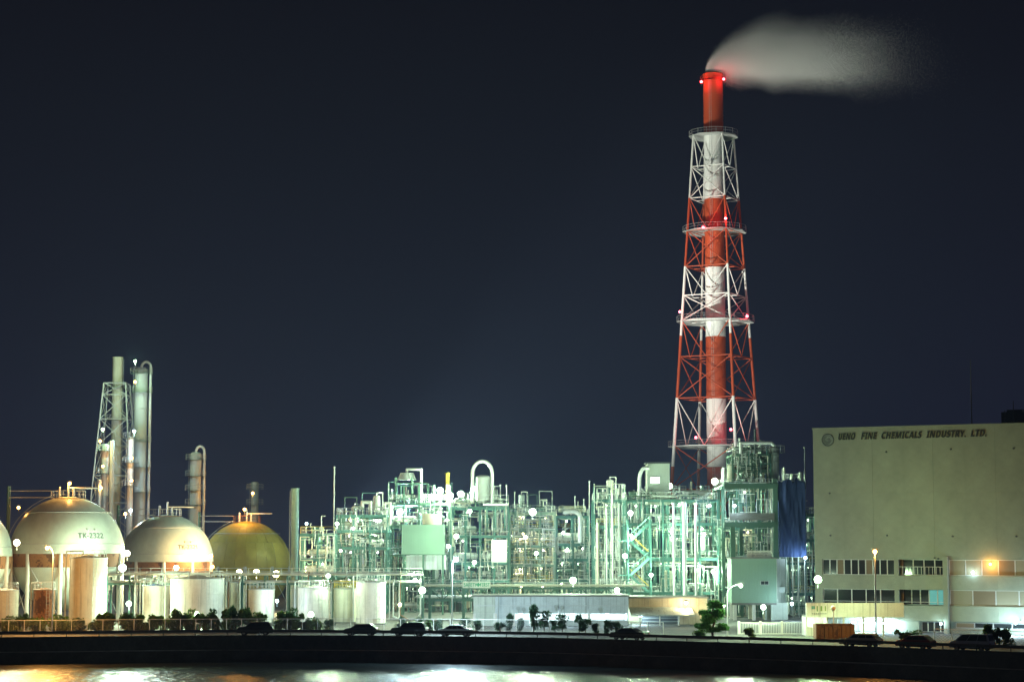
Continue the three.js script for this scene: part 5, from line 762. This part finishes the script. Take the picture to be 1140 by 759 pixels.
// ------------------------------------------------------------------ masts
[[372, 520, 620, 322, 'tall thin mast above the teal frame'], [436, 545, 585, 336, 'thin mast left of the blue floodlights'], [557, 540, 566, 330, 'thin mast right of the arched pipe'], [564, 541, 566, 331, 'thin mast second right of the arched pipe'], [573, 548, 572, 334, 'short mast over the yellowish pipe frame'], [656, 536, 600, 334, 'mast with a small ball top left of the slim columns'], [650, 556, 600, 336, 'short thin mast beside the hooked pipe'], [896, 498, 560, 316, 'thin mast right of the blue netting'], [685, 538, 560, 322, 'thin mast above the slim columns'], [640, 553, 575, 338, 'thin mast above the hooked pipe'], [716, 545, 585, 316, 'short mast left of the clad tower']].forEach(([px, y0, y1, D, label]) => { const a = at(px, y1, D), b = at(px, y0, D), t = thing('mast', label, 'mast', null, V(b.x, 0, -D)); bar('pole', V(b.x, 0, -D), b, 0.09, M.galv, t); ball('tip', b, 0.16, M.galv, t); });

// ------------------------------------------------------------------ lamps in view, then unseen ones added for the chimney
lampPole(V(gx(57, 252.5), 0.12, -252.5), at(52, 610, 252.5), 'orange', 1600, 'orange street lamp before the left white sphere', M.galv);
lampPole(V(gx(976, 232), 0, -232), at(974.5, 614, 232), 'orange', 620, 'orange street lamp in front of the office building', M.galv, 0.24, 0.5);
lampPole(V(gx(810, 247), 0, -247), at(825, 652, 247), 'white', 600, 'white street lamp with curved arm before the raised cabin', M.galv);
lampPole(V(gx(503, 253), 0.12, -253), at(508, 623, 253), 'blue', 1900, 'white street lamp behind the pale silver sedan', M.whitePaint);
const LIST = [
  // px, py, metres away, hue, candela, label
  [18, 604, 282, 'warm', 900, 'large warm floodlight left of the big white sphere'],
  [77, 538, 297, 'orange', 150, 'orange lamp on the crown of the left white sphere'],
  [20, 565, 300, 'orange', 60, 'small orange lamp on the post left of the big sphere'],
  [141, 616, 300, 'warm', 800, 'warm floodlight between the two white spheres, upper one'],
  [136, 632, 287, 'white', 1300, 'white floodlight between the two white spheres, lower one'],
  [145, 568, 345, 'blue', 900, 'bluish lamp at the foot of the tallest grey column'],
  [139, 572, 345, 'orange', 160, 'orange lamp at the foot of the tallest grey column'],
  [150, 402, 376, 'green', 900, 'green lamp on top of the tallest grey column'],
  [150, 425, 376, 'orange', 70, 'orange lamp below the top of the tallest grey column'],
  [149, 480, 374, 'blue', 900, 'bluish lamp halfway up the tallest grey column'],
  [146, 510, 376, 'orange', 120, 'orange lamp on the slim silver column, upper one'],
  [146, 535, 376, 'orange', 120, 'orange lamp on the slim silver column, lower one'],
  [114, 478, 368, 'green', 400, 'small green lamp on the lattice of the pale stack'],
  [111, 491, 368, 'orange', 90, 'orange lamp left on the lattice of the pale stack'],
  [114, 519, 368, 'orange', 90, 'orange lamp beside the silver column before the lattice stack'],
  [112, 543, 366, 'orange', 60, 'lowest orange lamp before the lattice stack'],
  [196, 632, 304, 'white', 600, 'white floodlight above the widest white tank, left end'],
  [219, 684, 269, 'white', 650, 'ground floodlight glaring on the widest white tank'],
  [143, 672, 278, 'white', 700, 'ground floodlight between the orange lit tank and the blue roof tank'],
  [234, 619, 322, 'orange', 620, 'orange lamp at the left flank of the yellow sphere, upper one'],
  [236, 631, 310, 'orange', 280, 'orange lamp at the left flank of the yellow sphere, lower one'],
  [272, 567, 350, 'orange', 200, 'orange lamp on the crown of the yellow sphere'],
  [281, 549, 390, 'orange', 420, 'orange lamp on the grey column behind the yellow sphere'],
  [266, 637, 320, 'warm', 900, 'white floodlight below the yellow sphere, left one'],
  [285, 637, 320, 'warm', 900, 'white floodlight below the yellow sphere, middle one'],
  [307, 639, 322, 'warm', 1100, 'white floodlight below the yellow sphere, right one'],
  [308, 669, 279, 'blue', 150, 'bluish floodlight at the ground right of the cream tank'],
  [346, 684, 269, 'white', 520, 'ground floodlight glaring on the tank right of the yellow sphere'],
  [341, 583, 340, 'blue', 160, 'bluish lamp behind the top of the teal frame'],
  [365, 641, 282, 'white', 260, 'white lamp above the tank below the teal frame'],
  [375, 583, 314, 'white', 260, 'white floodlight at the right top corner of the teal frame'],
  [379, 613, 314, 'warm', 120, 'warm lamp on the left edge of the frame beside the teal one'],
  [421, 579, 331, 'white', 900, 'white floodlight left of the blue floodlights'],
  [393, 588, 318, 'white', 150, 'white lamp below the white pipe portal'],
  [445, 570, 337, 'blue', 1200, 'blue white floodlight left above the green screen, left one'],
  [456, 563, 337, 'blue', 1200, 'blue white floodlight left above the green screen, right one'],
  [462, 646, 292, 'white', 330, 'white floodlight low between the pale tank and street lamp, upper one'],
  [470, 657, 284, 'white', 800, 'glaring white floodlight low left of the white street lamp'],
  [445, 673, 272, 'warm', 120, 'warm lamp at the ground right of the banded tank'],
  [490, 546, 330, 'white', 1100, 'white floodlight of the brightest cluster, leftmost'],
  [501, 552, 330, 'white', 1100, 'white floodlight of the brightest cluster, second'],
  [513, 550, 330, 'white', 1100, 'white floodlight of the brightest cluster, third'],
  [527, 544, 318, 'white', 700, 'white floodlight beside the foot of the arched pipe'],
  [523, 569, 316, 'white', 350, 'white floodlight below the brightest cluster'],
  [508, 597, 314, 'white', 500, 'white floodlight above the white street lamp, upper one'],
  [499, 608, 308, 'blue', 330, 'bluish floodlight above the white street lamp'],
  [528, 626, 308, 'white', 330, 'white floodlight right of the white street lamp head'],
  [593, 570, 312, 'white', 2200, 'single brightest floodlight right of the arched pipe'],
  [585, 598, 318, 'warm', 300, 'warm lamp low on the yellowish pipe frame'],
  [597, 616, 305, 'white', 330, 'small white lamp on a post below the brightest floodlight'],
  [627, 593, 326, 'blue', 160, 'bluish lamp inside the hooked pipe frame'],
  [638, 646, 290, 'white', 900, 'starlike white floodlight above the low bluish building'],
  [687, 657, 288, 'white', 420, 'white lamp above the right end of the low bluish building'],
  [702, 571, 306, 'white', 600, 'white floodlight at the upper left of the stair frame'],
  [696, 619, 304, 'white', 520, 'white floodlight left of the zigzag stairs, middle height'],
  [703, 596, 304, 'white', 190, 'small white lamp beside the upper zigzag stair'],
  [745, 541, 326, 'white', 1500, 'bright floodlight beside the clad tower'],
  [757, 560, 330, 'white', 500, 'floodlight between the clad tower and the standpipes'],
  [796, 536, 330, 'white', 1800, 'bright floodlight right below the chimney'],
  [748, 593, 312, 'white', 260, 'lamp at the middle deck left of the standpipes'],
  [784, 595, 313, 'white', 260, 'lamp at the middle deck right of the standpipes'],
  [725, 640, 304, 'white', 260, 'lamp at the foot of the lower zigzag stair'],
  [777, 634, 311, 'white', 220, 'lamp low on the right standpipe'],
  [794, 636, 311, 'white', 260, 'lamp low right of the standpipes'],
  [790, 563, 306, 'blue', 130, 'bluish lamp below the upper deck, right of the standpipes'],
  [818, 563, 304, 'blue', 130, 'bluish lamp in the dark right frame'],
  [764, 671, 280, 'warm', 130, 'warm lamp on the roof edge of the beige low building'],
  [850, 676, 286, 'white', 420, 'starlike white floodlight under the raised cabin'],
  [806, 674, 280, 'white', 90, 'small white lamp behind the pine'],
  [897, 621, 304, 'blue', 160, 'bluish lamp below the blue netting'],
  [911, 645, 243, 'green', 760, 'starlike greenish lamp at the left edge of the office building'],
  [882, 672, 292, 'blue', 200, 'bluish lamp right of the raised cabin'],
];
for (const [px, py, D, hue, cd, label] of LIST) lampAt(at(px, py, D), hue, cd * (hue === 'orange' ? 0.7 : 0.72), label, 'floodlights of the plant', D > 340 ? 0.25 : cd > 1000 ? 0.52 : cd > 750 ? 0.45 : cd > 400 ? 0.36 : cd > 240 ? 0.28 : 0.22);
// unseen narrow floodlights, added on low stands to light the chimney and its steam
[[346, 352, 52000, V(12, 97, 0), 0.3, 'added unseen floodlight behind the teal frame aimed at the chimney top'], [352, 352, 24000, V(0, 52, 0), 0.26, 'added unseen floodlight behind the teal frame aimed at the middle of the chimney'], [785, 372, 6000, V(0, 50, 0), 0.36, 'added unseen floodlight behind the stair frame aimed at the chimney']].forEach(([px, D, cd, off, ang, label]) => {
  const p = V(gx(px, D), 9, -D), base = V(at(796.5, 330, 420).x, 0, -420), t = thing('added_chimney_floodlight', label, 'lamp', 'added floodlights aimed at the chimney', V(p.x, 0, p.z)), aim = base.clone().add(off), d = aim.clone().sub(p).normalize();
  put('housing', gBar(p.clone().addScaledVector(d, -0.7), p.clone().addScaledVector(d, -0.25), 0.3, 14), M.darkSteel, t); ball('bulb', p, 0.2, bulbMat('white'), t); bar('stand', V(p.x, 0, p.z), p.clone().addScaledVector(d, -0.5), 0.12, M.darkSteel, t);
  const L = new THREE.SpotLight(0xffffff, cd, 0, ang, 0.8, 2); L.color.setRGB(0.95, 1, 0.86); L.position.copy(p).sub(t.position); L.target.position.copy(aim).sub(t.position); L.castShadow = true; L.shadow.radius = 10; t.add(L, L.target);
});
renderer.render(scene, camera);
